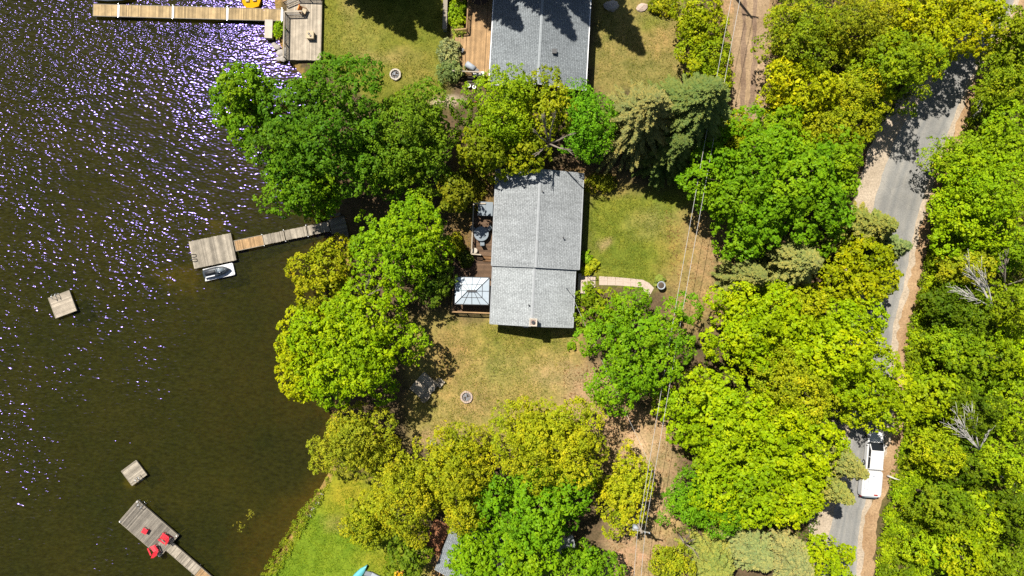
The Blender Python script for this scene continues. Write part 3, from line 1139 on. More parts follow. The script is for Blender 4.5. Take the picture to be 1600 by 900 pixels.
railing(dk, [(-2.0, 1.0), (-2.0, -4.15)], DZ, 0.95, 'wood_beige')
railing(dk, [(-2.0, 1.0), (0.0, 1.1)], DZ, 0.95, 'wood_beige')
railing(dk, [(-2.2, 2.2), (-0.7, 2.85), (2.0, 2.8)], DZ, 0.95, 'wood_tan')
ft = thing('fire_table', 'square beige fire table with two dark knobs standing on the lakeside deck', 'fire table', W(486.5, 57, DZ), R(-1))
m = MB()
m.box((0, 0, 0.29), (0.78, 0.78, 0.58))
m.build('body', 'cream', ft)
m = MB()
m.box((0, 0, 0.61), (0.88, 0.88, 0.06))
m.build('table_top', 'cream', ft)
for x, y in ((-0.12, 0.1), (0.08, -0.14)):
    m = MB()
    m.lathe([(0.1, 0), (0.11, 0.06), (0.06, 0.1)], 10, (x, y, 0.642))
    m.build('burner_knob', 'dark_metal', ft)
oc = thing('patio_chair', 'orange and tan patio chair on the lakeside deck by the rail', 'chair', W(475, 19, DZ), R(-20))
m = MB(); m.box((0.08, 0, 0.42), (0.62, 0.6, 0.12)); m.build('seat', 'cream', oc)
m = MB(); m.box((-0.32, 0.05, 0.68), (0.14, 0.62, 0.6), ry=R(-18)); m.build('backrest', 'orange', oc)
for s in (-1, 1):
    m = MB(); m.box((0.02, s * 0.36, 0.6), (0.7, 0.08, 0.06)); m.build('arm', 'wood_brown', oc)
    for x in (-0.26, 0.34):
        m = MB(); m.box((x, s * 0.33, 0.29), (0.06, 0.06, 0.57)); m.build('leg', 'wood_brown', oc)
cb = thing('concrete_pier', 'oblong pale concrete pier between the pale dock and the green bush', 'pier', W(420.5, 46, 0.0), R(-2))
m = MB()
m.box((0, 0, -0.35), (0.85, 2.1, 1.0), tint=0.5)
m.build('block', 'concrete', cb)
m = MB()
m.box((0, 0, 0.18), (0.9, 2.15, 0.06), tint=0.5)
m.build('cap', 'concrete', cb)


def boulder(rs, r, sx=1, sy=1, sz=0.7):
    m = MB()
    rings = []
    nseg = 9
    for i, (rr, zz) in enumerate(((0.75, -0.3), (1.0, 0.1), (0.92, 0.5), (0.6, 0.82), (0.2, 0.95))):
        rings.append([(r * rr * sx * math.cos(2 * math.pi * k / nseg) * rs.uniform(0.82, 1.15), r * rr * sy * math.sin(2 * math.pi * k / nseg) * rs.uniform(0.82, 1.15), r * sz * zz * rs.uniform(0.9, 1.1)) for k in range(nseg)])
    m.loft(rings, rs.random())
    return m


rs = random.Random(4)
for i, (px, py, r, mt, lb) in enumerate(((1003, 12, 0.55, 'stone_pink', 'pinkish boulder at the end of the boulder row nearest the upper house'),
                                     (1021, 11, 0.52, 'stone', 'flat boulder in the middle of the boulder row on the yard edge'),
                                     (1042, 16, 0.72, 'stone_pink', 'largest boulder of the row, beside the driveway bushes'),
                                     (955, 10, 0.75, 'stone', 'grey boulder lying in the deep shade by the upper house'),
                                     (1033, 8, 0.35, 'stone', 'small boulder tucked behind the largest one of the row'))):
    o = boulder(rs, r, 1.25, 0.9, 0.6).build('boulder', mt, None)
    o.location = W(px, py, 0)
    o.rotation_euler = (0, 0, rs.uniform(-0.5, 0.5))
    tag(o, lb, 'boulder', 'boulders along the yard edge')
for i, (px, py, r) in enumerate(((433, 74, 0.4), (439, 83, 0.5), (428, 70, 0.3), (443, 92, 0.45), (447, 78, 0.35), (436, 92, 0.35), (490, 796, 0.3), (497, 786, 0.28), (500, 779, 0.22), (504, 771, 0.25), (484, 806, 0.3))):
    o = boulder(rs, r, 1.1, 0.9, 0.6).build('shore_stone', 'stone', None)
    o.location = W(px, py, -0.15)
    tag(o, 'grey stone on the water line below the lakeside deck' if i < 6 else 'pale stone on the water line by the lower green lawn', 'stone', 'stones by the lakeside deck' if i < 6 else 'stones by the lower lawn')

# pedal boat and covered boat at the top edge
pb = thing('pedal_boat', 'bright yellow pedal boat with cream seats beside the pale dock', 'pedal boat', W(394, -1, -0.3), R(5))
m = MB()
m.loft([[(-1.15 * k, y - 0.0, z) if False else (x * k, y, z) for x, y in ((-1.1, 1.2), (-1.15, -0.4), (-0.8, -1.0), (0.0, -1.15), (0.8, -1.0), (1.1, -0.4), (1.1, 1.2))] for k, z in ((0.86, -0.25), (1.0, 0.1), (0.96, 0.3))], 0.5)
m.build('hull', 'yellow_boat', pb)
for s in (-1, 1):
    m = MB()
    m.loft([[(s * 0.42 + x * k, -0.25 + y * k, z) for x, y in ((-0.2, -0.2), (0.2, -0.2), (0.22, 0.2), (-0.22, 0.2))] for k, z in ((1.0, 0.301), (1.0, 0.42), (0.8, 0.5))], 0.5)
    m.build('seat', 'cream', pb)
    m = MB()
    m.box((s * 0.42, 0.18, 0.5), (0.44, 0.1, 0.4), rx=R(-12))
    m.build('backrest', 'cream', pb)
mbt = thing('motor_boat', 'covered blue-grey motor boat moored above the outer end of pale dock', 'boat', W(184, -11, -0.3), R(2))
m = MB()
sect = []
for x, w in ((-2.6, 0.85), (-1.2, 1.05), (0.6, 1.05), (1.7, 0.75), (2.5, 0.25), (2.75, 0.03)):
    sect.append([(x, -w * 0.6, -0.3), (x, -w, 0.25), (x, -w * 0.98, 0.5), (x, w * 0.98, 0.5), (x, w, 0.25), (x, w * 0.6, -0.3)])
m.loft(sect, 0.5)
m.build('hull', 'grey_cover', mbt, True)
m = MB()
m.loft([[(x, -w, 0.5), (x, -w * 0.5, 0.5 + h), (x, w * 0.5, 0.5 + h), (x, w, 0.5)] for x, w, h in ((-2.5, 0.8, 0.15), (-1.2, 1.0, 0.35), (0.6, 1.0, 0.5), (1.7, 0.7, 0.3), (2.4, 0.25, 0.1))], 0.5)
m.build('cover', 'blue_grey', mbt, True)
m = MB()
m.box((-2.8, 0, 0.4), (0.35, 0.4, 0.6))
m.build('outboard_motor', 'dark_metal', mbt)

# upper house: deck, planter wall, umbrella, covered grill
ud = thing('house_deck', 'tan plank deck along the upper house with brown railing', 'deck', W(740, 60, 0), R(-3.2))
platform(ud, -0.75, 2.0, -4.55, 5.6, 0.62, 'wood_tan', 'y', 0.6, 0.14, 'wood_brown')
s = bpy.data.objects.new('deck_bay', None)
COL.objects.link(s)
s.parent = ud
platform(s, -2.1, -0.8, -4.3, 0.2, 0.615, 'wood_tan', 'y', 0.6, 0.14, 'wood_brown')
railing(ud, [(-0.75, 5.4), (-0.75, 0.5), (-2.1, 0.3)], 0.62, 0.95, 'wood_tan', 'wood_brown')
railing(ud, [(-2.1, -4.4), (1.2, -4.4)], 0.62, 0.95, 'wood_beige', 'wood_brown', 1.1)
for i in range(3):
    m = MB()
    m.box((0.3, -4.75 - 0.3 * i, 0.42 - 0.16 * i), (1.5, 0.28, 0.06))
    m.build('step', 'wood_dark', ud)
um = thing('patio_umbrella', 'dark brown patio umbrella over the deck of the upper house', 'umbrella', W(751, 2, 0.62), R(8))
m = MB(); m.tube([(0, 0, 0), (0, 0, 2.5)], 0.03, 8); m.build('pole', 'steel', um)
m = MB(); m.lathe([(0.28, 0), (0.26, 0.06), (0.06, 0.1)], 12); m.build('base', 'dark_metal', um)
for i in range(8):
    a0, a1 = 2 * math.pi * i / 8, 2 * math.pi * (i + 1) / 8
    m = MB()
    m.face([(1.3 * math.cos(a0), 1.3 * math.sin(a0), 1.95), (1.3 * math.cos(a1), 1.3 * math.sin(a1), 1.95), (0, 0, 2.5)], 0.5)
    m.face([(1.3 * math.cos(a1), 1.3 * math.sin(a1), 1.93), (1.3 * math.cos(a0), 1.3 * math.sin(a0), 1.93), (0, 0, 2.47)], 0.5)
    pn = m.build('canopy_panel', 'brown_canvas', um)
    m = MB(); m.bar((1.3 * math.cos(a0), 1.3 * math.sin(a0), 1.975), (0, 0, 2.52), 0.05, 0.03); m.build('rib', 'wood_tan', pn)
gr = thing('covered_grill', 'pale grey covered grill on the shaded corner of the upper deck', 'grill', W(736, 107, 0.62), R(-35))
m = MB()
m.loft([[(x * k, y * k, z) for x, y in ((-0.6, -0.3), (0.6, -0.3), (0.65, 0.0), (0.6, 0.3), (-0.6, 0.3), (-0.65, 0))] for k, z in ((1.0, 0.0), (1.05, 0.5), (1.0, 0.9), (0.7, 1.12), (0.2, 1.18))], 0.5)
m.build('cover', 'grey_cover', gr, True)
m = MB(); m.box((0.85, 0, 0.8), (0.4, 0.45, 0.05)); m.build('side_shelf', 'dark_metal', gr)
wb = thing('deck_box', 'small white storage box beside the grill on upper deck', 'box', W(748, 117, 0.62), R(-3))
m = MB(); m.box((0, 0, 0.24), (1.2, 0.42, 0.48)); m.build('body', 'white', wb)
m = MB(); m.box((0, 0, 0.51), (1.26, 0.48, 0.06)); m.build('lid', 'white', wb)
lc = thing('patio_chair', 'dark folding chair on the upper deck beside the pale shrubs', 'chair', W(722, 80, 0.62), R(-30))
m = MB(); m.box((0, 0, 0.42), (0.45, 0.45, 0.04)); m.build('seat', 'dark_metal', lc)
m = MB(); m.box((-0.24, 0, 0.7), (0.04, 0.45, 0.55), ry=R(-14)); m.build('backrest', 'dark_metal', lc)
for sx in (-1, 1):
    for sy in (-1, 1):
        m = MB(); m.box((sx * 0.2, sy * 0.2, 0.2), (0.035, 0.035, 0.4)); m.build('leg', 'dark_metal', lc)
for i, (px, py, lb) in enumerate(((733, 135, 'round white pot on deck steps, farther from the upper house'), (741, 137, 'round white pot on deck steps, closer to the upper house'))):
    pt = thing('flower_pot', lb, 'pot', W(px, py, 0.1), 0, 'pots on the deck steps')
    m = MB(); m.lathe([(0.12, 0), (0.2, 0.3), (0.22, 0.32)], 12); m.build('pot', 'white', pt)
    m = MB(); m.lathe([(0.13, 0.325), (0.1, 0.36)], 10); m.build('soil', 'bark', pt)
tp = thing('flower_pot', 'orange clay trough on the gravel below the upper deck', 'pot', W(739, 159, 0.0), R(10))
m = MB(); m.prism([(-0.6, -0.15), (0.6, -0.15), (0.65, 0.15), (-0.6, 0.15)], 0, 0.25, 0.5); m.build('trough', 'terracotta', tp)
m = MB(); m.box((0, 0, 0.262), (1.1, 0.2, 0.02)); m.build('soil', 'bark', tp)
rw = thing('garden_wall', 'narrow grey timber wall between the shady lawn and flower bed', 'wall', W(697, 10, 0), R(-1.5))
for i in range(4):
    m = MB(); m.box((0, 4.5 - i * 2.15, 0.45), (0.42, 2.12, 0.9)); m.build('timber', 'blue_grey', rw)
    m = MB(); m.box((0, 4.5 - i * 2.15, 0.93), (0.5, 2.12, 0.06)); m.build('cap', 'frame_wood', rw)

# main house decks, gazebo
gd = thing('house_deck', 'brown lakeside deck of the cottage, on two levels', 'deck', W(741, 430, 0), HR)
platform(gd, -2.35, 2.25, -4.4, 2.2, 0.35, 'wood_umber', 'x', 0.3, 0.14, 'wood_dark')
s = bpy.data.objects.new('upper_level', None)
COL.objects.link(s)
s.parent = gd
platform(s, -0.35, 2.55, 2.3, 8.3, 0.75, 'wood_umber', 'x', 0.6, 0.14, 'wood_dark')
railing(gd, [(-0.35, 8.2), (-0.35, 2.4), (0.75, 2.35)], 0.75, 0.95, 'wood_beige', 'wood_dark')
railing(gd, [(-0.35, 8.2), (1.0, 8.25)], 0.75, 0.95, 'wood_beige', 'wood_dark')
railing(gd, [(-2.3, -4.35), (2.2, -4.3)], 0.35, 0.95, 'wood_tan', 'wood_dark')
railing(gd, [(-2.3, -4.35), (-2.3, 2.0)], 0.35, 0.95, 'wood_tan', 'wood_dark')
for i in range(2):
    m = MB(); m.box((1.7, 2.1 - 0.3 * i, 0.62 - 0.14 * i), (1.5, 0.28, 0.06)); m.build('step', 'wood_brown', gd)

GZC = W(737.5, 454.5, 2.7)
gz = thing('gazebo', 'gazebo with white glazed hip roof on the cottage deck', 'gazebo', (GZC[0], GZC[1], 0.35), R(-1.2))
GW, GL, GE, GT = 1.95, 1.55, 2.15, 0.75
cor = [(-GW, -GL, GE), (GW, -GL, GE), (GW, GL, GE), (-GW, GL, GE)]
r0, r1 = (-0.45, 0, GE + GT), (0.45, 0, GE + GT)
for x, y, z in cor:
    m = MB(); m.box((x * 0.96, y * 0.96, GE / 2), (0.1, 0.1, GE)); m.build('post', 'dark_metal', gz)


def lerp(a, b, t):
    return tuple(a[i] + (b[i] - a[i]) * t for i in range(3))


sides = [(cor[0], cor[1], r1, r0, 4), (cor[1], cor[2], r1, r1, 2), (cor[2], cor[3], r0, r1, 4), (cor[3], cor[0], r0, r0, 2)]
for a, b, c, d, n in sides:
    # a-b eave, d-c ridge; two rows of panes
    def pt(u, v):
        return lerp(lerp(a, b, u), lerp(d, c, u), v)
    for i in range(n):
        for v0, v1 in ((0.0, 0.52), (0.52, 1.0)):
            q = [pt(i / n, v0), pt((i + 1) / n, v0), pt((i + 1) / n, v1), pt(i / n, v1)]
            if (Vector(q[2]) - Vector(q[3])).length < 1e-4:
                q = q[:3]
            m = MB()
            m.face(q, 0.5)
            m.face([(x, y, z - 0.02) for x, y, z in q[::-1]], 0.5)
            m.build('roof_panel', 'panel_white', gz)
    for i in range(1, n):
        m = MB(); m.bar(tuple(np.add(pt(i / n, 0.0), (0, 0, 0.012))), tuple(np.add(pt(i / n, 1.0), (0, 0, 0.012))), 0.05, 0.03); m.build('rib', 'dark_metal', gz)
    m = MB(); m.bar(tuple(np.add(pt(0.02, 0.52), (0, 0, 0.012))), tuple(np.add(pt(0.98, 0.52), (0, 0, 0.012))), 0.05, 0.03); m.build('rib', 'dark_metal', gz)
    m = MB(); m.bar(a, b, 0.07, 0.1); m.build('eave_beam', 'dark_metal', gz)
    m = MB(); m.bar(tuple(np.add(a, (0, 0, 0.02))), tuple(np.add(d, (0, 0, 0.02))), 0.07, 0.04); m.build('hip_rib', 'dark_metal', gz)
m = MB(); m.box((0, 0, GE + GT + 0.05), (1.0, 0.22, 0.06)); m.build('ridge_vent', 'dark_metal', gz)

rt = thing('round_table', 'round glass-topped patio table on the shaded upper deck', 'table', W(752.5, 366, 0.75), R(20))
m = MB(); m.lathe([(0.82, 0.70), (0.85, 0.72), (0.85, 0.74), (0.82, 0.75)], 26); m.build('table_top', 'blue_grey', rt)
m = MB(); m.lathe([(0.32, 0), (0.3, 0.04), (0.06, 0.08), (0.06, 0.70)], 14); m.build('pedestal', 'dark_metal', rt)
for i, (an, lb) in enumerate(((35, 'dark deck chair tucked at the round table, on its house side'), (150, 'dark deck chair tucked at the round table, on its lake side'), (275, 'dark deck chair tucked at the round table, towards the steps'))):
    c = W(752.5, 366, 0.75)
    a = R(an)
    t = thing('deck_chair', lb, 'chair', (c[0] + 1.08 * math.cos(a), c[1] + 1.08 * math.sin(a), 0.75), a + math.pi, 'chairs around the round table')
    m = MB(); m.box((0, 0, 0.42), (0.46, 0.48, 0.05)); m.build('seat', 'blue_grey', t)
    m = MB(); m.box((-0.25, 0, 0.7), (0.05, 0.48, 0.55), ry=R(-10)); m.build('backrest', 'blue_grey', t)
    for sx in (-1, 1):
        for sy in (-1, 1):
            m = MB(); m.box((sx * 0.2, sy * 0.21, 0.2), (0.035, 0.035, 0.4)); m.build('leg', 'dark_metal', t)
ht = thing('hot_tub', 'square tub with pale blue-grey lid against the cottage wall', 'hot tub', W(759, 327.5, 0.75), HR)
m = MB(); m.prism([(-0.82, -0.75), (0.82, -0.75), (0.82, 0.75), (-0.82, 0.75)], 0.0, 0.72, 0.5); m.build('shell', 'wood_brown', ht)
for k in (-1, 1):
    m = MB(); m.box((k * 0.425, 0, 0.78), (0.84, 1.6, 0.11)); m.build('lid', 'blue_grey', ht)
st = thing('stool', 'small round beige stool in the deck corner by the steps', 'stool', W(742, 392, 0.75), 0)
m = MB(); m.lathe([(0.3, 0.40), (0.33, 0.42), (0.33, 0.46), (0.28, 0.48)], 14); m.build('seat', 'concrete', st)
for i in range(3):
    a = 2.1 * i
    m = MB(); m.tube([(0.26 * math.cos(a), 0.26 * math.sin(a), 0), (0.2 * math.cos(a), 0.2 * math.sin(a), 0.40)], 0.025, 6); m.build('leg', 'dark_metal', st)

# front entry: landing, steps, rails, path
en = thing('entry_steps', 'pale entry landing with steps and two dark handrails at the cottage door', 'steps', W(912, 441, 0), HR)
m = MB(); m.prism([(-0.7, -1.3), (0.4, -1.3), (0.4, 1.0), (-0.7, 1.0)], 0.0, 0.42, 0.5); m.build('landing', 'paving', en)
for i in range(3):
    m = MB(); m.box((0.56 + 0.32 * i, 0.05, 0.16 - 0.055 * i), (0.31, 1.25, 0.32 - 0.11 * i)); m.build('step', 'paving', en)
for y in (0.72, -0.62):
    m = MB(); m.tube([(0.35, y, 0.42), (0.35, y, 1.3), (1.35, y, 0.95), (1.35, y, 0.0)], 0.04, 6); m.build('handrail', 'dark_metal', en)
pa = [(936, 431.5), (962, 433), (985, 435), (1004, 437), (1014, 442), (1022, 450)]
pbm = [(936, 445.5), (962, 446), (985, 447.5), (1000, 449), (1008, 456), (1014, 464)]
m = MB(); m.prism([W(*p)[:2] for p in pa] + [W(*p)[:2] for p in pbm[::-1]], -0.05, 0.012, 0.5)
fp = tag(m.build('path', 'sand', None, kind='structure'), 'pale paved path from the front steps towards the garden urn', 'path')
for i in range(len(pa) - 1):
    for j in range(2 if i < 4 else 1):
        for h in range(2):
            n2 = 2 if i < 4 else 1
            u0, u1 = j / n2, (j + 1) / n2
            q = lambda u, v: W(*[(pa[i][k] * (1 - u) + pa[i + 1][k] * u) * (1 - v) + (pbm[i][k] * (1 - u) + pbm[i + 1][k] * u) * v for k in (0, 1)])[:2]
            poly = [q(u0 + 0.015, h / 2 + 0.012), q(u1 - 0.015, h / 2 + 0.012), q(u1 - 0.015, h / 2 + 0.488), q(u0 + 0.015, h / 2 + 0.488)]
            m = MB(); m.prism(poly, -0.02, 0.035 + RNG.uniform(-0.006, 0.006)); m.build('paving_slab', 'paving', fp)
ur = thing('garden_urn', 'round grey garden urn at the end of the paved path', 'urn', W(1031, 446, 0), 0)
m = MB(); m.lathe([(0.3, 0), (0.28, 0.08), (0.12, 0.18), (0.12, 0.42), (0.3, 0.55), (0.46, 0.8), (0.5, 0.86), (0.42, 0.86), (0.36, 0.74)], 16); m.build('bowl', 'grey_cover', ur, True)
m = MB(); m.lathe([(0.36, 0.745), (0.3, 0.80), (0.05, 0.84)], 12); m.build('soil', 'bark', ur)


def fire_pit(px, py, r, n, label, z=0.0, mat='stone_pink'):
    t = thing('fire_pit', label, 'fire pit', W(px, py, z), 0)
    for i in range(n):
        a = 2 * math.pi * i / n
        da = math.pi / n * 0.92
        m = MB()
        ri, ro = r * 0.74, r * RNG.uniform(0.97, 1.04)
        m.prism([(ri * math.cos(a - da), ri * math.sin(a - da)), (ro * math.cos(a - da), ro * math.sin(a - da)), (ro * math.cos(a + da), ro * math.sin(a + da)), (ri * math.cos(a + da), ri * math.sin(a + da))], -0.05, 0.26 + RNG.uniform(-0.02, 0.02))
        m.build('ring_stone', mat, t)
    m = MB(); m.lathe([(r * 0.74, 0.0), (r * 0.7, 0.05), (r * 0.4, 0.08), (0.02, 0.1)], 14); m.build('ash_bed', 'ash', t)
    for i in range(5):
        a = RNG.uniform(0, 6.28)
        m = MB(); m.tube([(-r * 0.5 * math.cos(a), -r * 0.5 * math.sin(a), 0.1), (r * 0.5 * math.cos(a), r * 0.5 * math.sin(a), 0.16)], 0.05, 6); m.build('charred_log', 'grey_cover' if i % 2 else 'bark', t)


fire_pit(729, 620, 0.72, 14, 'round stone fire pit on the dry lawn south of the cottage')
fire_pit(618, 117, 0.68, 13, 'round stone fire pit at the edge of the upper lawn', mat='concrete')
fire_pit(677, 691, 0.38, 9, 'tiny stone fire ring on bare ground beneath the trees', mat='stone')

# sitting platform under the lakeside tree
sp = thing('sitting_platform', 'weathered grey wooden platform in tree shade near the fire pit', 'platform', W(663, 603.5, 0), R(-41))
platform(sp, -1.15, 1.15, -1.3, 1.3, 0.25, 'wood_beige', 'x', 0.2, 0.16)
t = thing('side_table', 'pale round side table standing on the sitting platform', 'table', W(675.5, 606.5, 0.25), 0)
m = MB(); m.lathe([(0.33, 0.44), (0.35, 0.46), (0.35, 0.49), (0.32, 0.5)], 16); m.build('table_top', 'concrete', t)
for i in range(4):
    a = math.pi / 2 * i
    m = MB(); m.tube([(0.28 * math.cos(a), 0.28 * math.sin(a), 0), (0.2 * math.cos(a), 0.2 * math.sin(a), 0.44)], 0.03, 6); m.build('leg', 'dark_metal', t)
adirondack(665.5, 619.5, 0.25, R(60), 'wood_beige', 'grey lawn chair on the near corner of the sitting platform', group='chairs by the sitting platform')
adirondack(688, 597, 0.0, R(-40), 'wood_beige', 'sunlit tan lawn chair on grass beside the sitting platform', group='chairs by the sitting platform')

# dock steps on the shore
ds = thing('dock_steps', 'grey timber landing and steps where the dock meets the wooded shore', 'steps', W(528, 352, 0), R(12))
platform(ds, -0.9, 1.0, -0.9, 0.9, 0.16, 'wood_ash', 'x', 0.3, 0.15, 'wood_dark')
for i in range(3):
    m = MB(); m.box((0.5, -1.1 - 0.36 * i, 0.2 + 0.12 * i), (1.1, 0.34, 0.08)); m.build('step', 'wood_ash', ds)
m = MB(); m.bar((-0.8, 1.15, 0.5), (0.7, 1.2, 0.5), 0.3, 0.06); m.build('bench_plank', 'wood_ash', ds)
for x in (-0.6, 0.5):
    m = MB(); m.box((x, 1.18, 0.2), (0.08, 0.25, 0.54)); m.build('bench_leg', 'wood_ash', ds)

# lower lawn: teal kayak, frame chair, yellow chair, slatted fence
ky = thing('kayak', 'teal kayak with pointed bow lying on the lower green lawn', 'kayak', W(556, 903, 0), math.atan2(42, 36))
sec = []
for x, w, h in ((-1.9, 0.03, 0.42), (-1.5, 0.26, 0.40), (-0.6, 0.44, 0.38), (0.4, 0.46, 0.40), (1.3, 0.36, 0.45), (1.75, 0.18, 0.5), (2.15, 0.02, 0.56)):
    sec.append([(x, -w * 0.45, 0.02), (x, -w, h * 0.55), (x, -w * 0.75, h * 0.9), (x, 0, h), (x, w * 0.75, h * 0.9), (x, w, h * 0.55), (x, w * 0.45, 0.02)])
m = MB(); m.loft(sec, 0.5); m.build('hull', 'teal', ky, True)
m = MB(); m.lathe([(0.3, 0.40), (0.33, 0.44), (0.27, 0.45), (0.25, 0.41)], 14); m.build('cockpit_rim', 'jet_dark', ky)
lg = thing('lounge_chair', 'grey metal frame lounger beside the teal kayak', 'chair', W(583, 897, 0), R(-28))
m = MB()
for y in (-0.3, 0.3):
    m.tube([(-0.9, y, 0.75), (-0.2, y, 0.35), (0.9, y, 0.35)], 0.03, 6)
for x, z in ((-0.9, 0.75), (-0.2, 0.35), (0.9, 0.35)):
    m.tube([(x, -0.3, z), (x, 0.3, z)], 0.03, 6)
m.build('frame', 'steel', lg)
m = MB(); m.box((0.35, 0, 0.37), (1.05, 0.52, 0.02)); m.build('seat_sling', 'grey_cover', lg)
m = MB(); m.box((-0.55, 0, 0.57), (0.75, 0.52, 0.02), ry=R(30)); m.build('back_sling', 'grey_cover', lg)
for x in (-0.25, 0.75):
    for y in (-0.3, 0.3):
        m = MB(); m.tube([(x, y, 0.35), (x, y, 0)], 0.025, 6); m.build('leg', 'steel', lg)
adirondack(625, 896, 0, R(-95), 'yellow', 'yellow slatted lawn chair on the lower lawn beside small tree', scale=1.25)
fn = thing('slat_fence', 'short reddish slatted fence beside the hidden cottage', 'fence', W(665, 855, 0), math.atan2(-13, 34))
for y, z in ((0, 0.25), (0, 0.85)):
    m = MB(); m.box((1.3, y, z), (2.8, 0.05, 0.1)); m.build('rail', 'wood_red', fn)
for i in range(12):
    m = MB(); m.box((0.02 + i * 0.235, 0.055, 0.55), (0.13, 0.05, 1.1)); m.build('slat', 'wood_red', fn)
hd = thing('house_deck', 'reddish brown little deck in front of the hidden cottage', 'deck', W(683, 836, 0), R(-22))
platform(hd, -1.0, 1.0, -1.6, 1.8, 0.3, 'wood_red', 'y', 0.25, 0.14)
# ------------------------------------------------------------------ trees
def unit(a):
    return a / np.maximum(np.linalg.norm(a, axis=-1, keepdims=True), 1e-6)


def leaves(rs, C, N, K, spread, size, up=0.5, rand=0.7, dome=0.5, aspect=0.62, lobe_tint=None):
    """K leaf quads around each spray centre C with axis N -> verts, quads, tint"""
    Mn = len(C)
    ref = np.where(np.abs(N[:, 2:3]) > 0.9, np.array([[1.0, 0, 0]]), np.array([[0, 0, 1.0]]))
    T = unit(np.cross(N, ref))
    B = np.cross(N, T)
    r = np.sqrt(rs.rand(Mn, K)) * spread
    a = rs.rand(Mn, K) * 2 * np.pi
    off = (r * np.cos(a))[..., None] * T[:, None] + (r * np.sin(a))[..., None] * B[:, None]
    off += N[:, None] * ((rs.rand(Mn, K) - 0.5) * spread * 0.5 - dome * r * r / np.maximum(spread, 1e-3))[..., None]
    P = (C[:, None] + off).reshape(-1, 3)
    n = unit(N[:, None] * 1.0 + off * (1.0 / np.mean(spread)) + np.array([0, 0, up]) + rs.randn(Mn, K, 3) * rand).reshape(-1, 3)
    t = unit(np.cross(n, rs.randn(len(n), 3)))
    b = np.cross(n, t)
    s = (size * (0.65 + 0.7 * rs.rand(len(n))))[:, None]
    w = s * aspect
    V = np.stack([P - t * s * 0.5, P + b * w * 0.5 + n * s * 0.12, P + t * s * 0.5, P - b * w * 0.5 + n * s * 0.12], 1).reshape(-1, 3)
    Q = np.arange(len(V)).reshape(-1, 4)
    lt = rs.rand(Mn) if lobe_tint is None else lobe_tint
    tint = np.clip(np.repeat(lt, K) * 0.40 + np.repeat(rs.rand(Mn), K) * 0.32 + rs.rand(Mn * K) * 0.36 - 0.04, 0, 1)
    return V, Q, np.repeat(tint, 4)


def sphere_dirs(rs, n, zmin=-1.0):
    z = rs.rand(n) * (1 - zmin) + zmin
    a = rs.rand(n) * 2 * np.pi
    q = np.sqrt(1 - z * z)
    return np.stack([q * np.cos(a), q * np.sin(a), z], -1)


LEAF = 1.5
STYLE = {
    # lobe size (m), spray spacing (m), leaves per spray, spray radius, leaf size, upward bias, randomness
    'maple': dict(lobe=1.6, space=0.74, K=16, spread=0.39, size=0.275, up=0.7, rand=0.5, dome=0.95),
    'fine': dict(lobe=1.4, space=0.60, K=14, spread=0.34, size=0.225, up=0.5, rand=0.8, dome=0.5),
    'cedar': dict(lobe=1.2, space=0.56, K=14, spread=0.30, size=0.20, up=0.5, rand=0.7, dome=0.9),
    'open': dict(lobe=1.7, space=0.85, K=14, spread=0.42, size=0.30, up=0.6, rand=0.7, dome=0.6),
    'shrub': dict(lobe=0.8, space=0.42, K=12, spread=0.26, size=0.19, up=0.6, rand=0.7, dome=0.6),
}


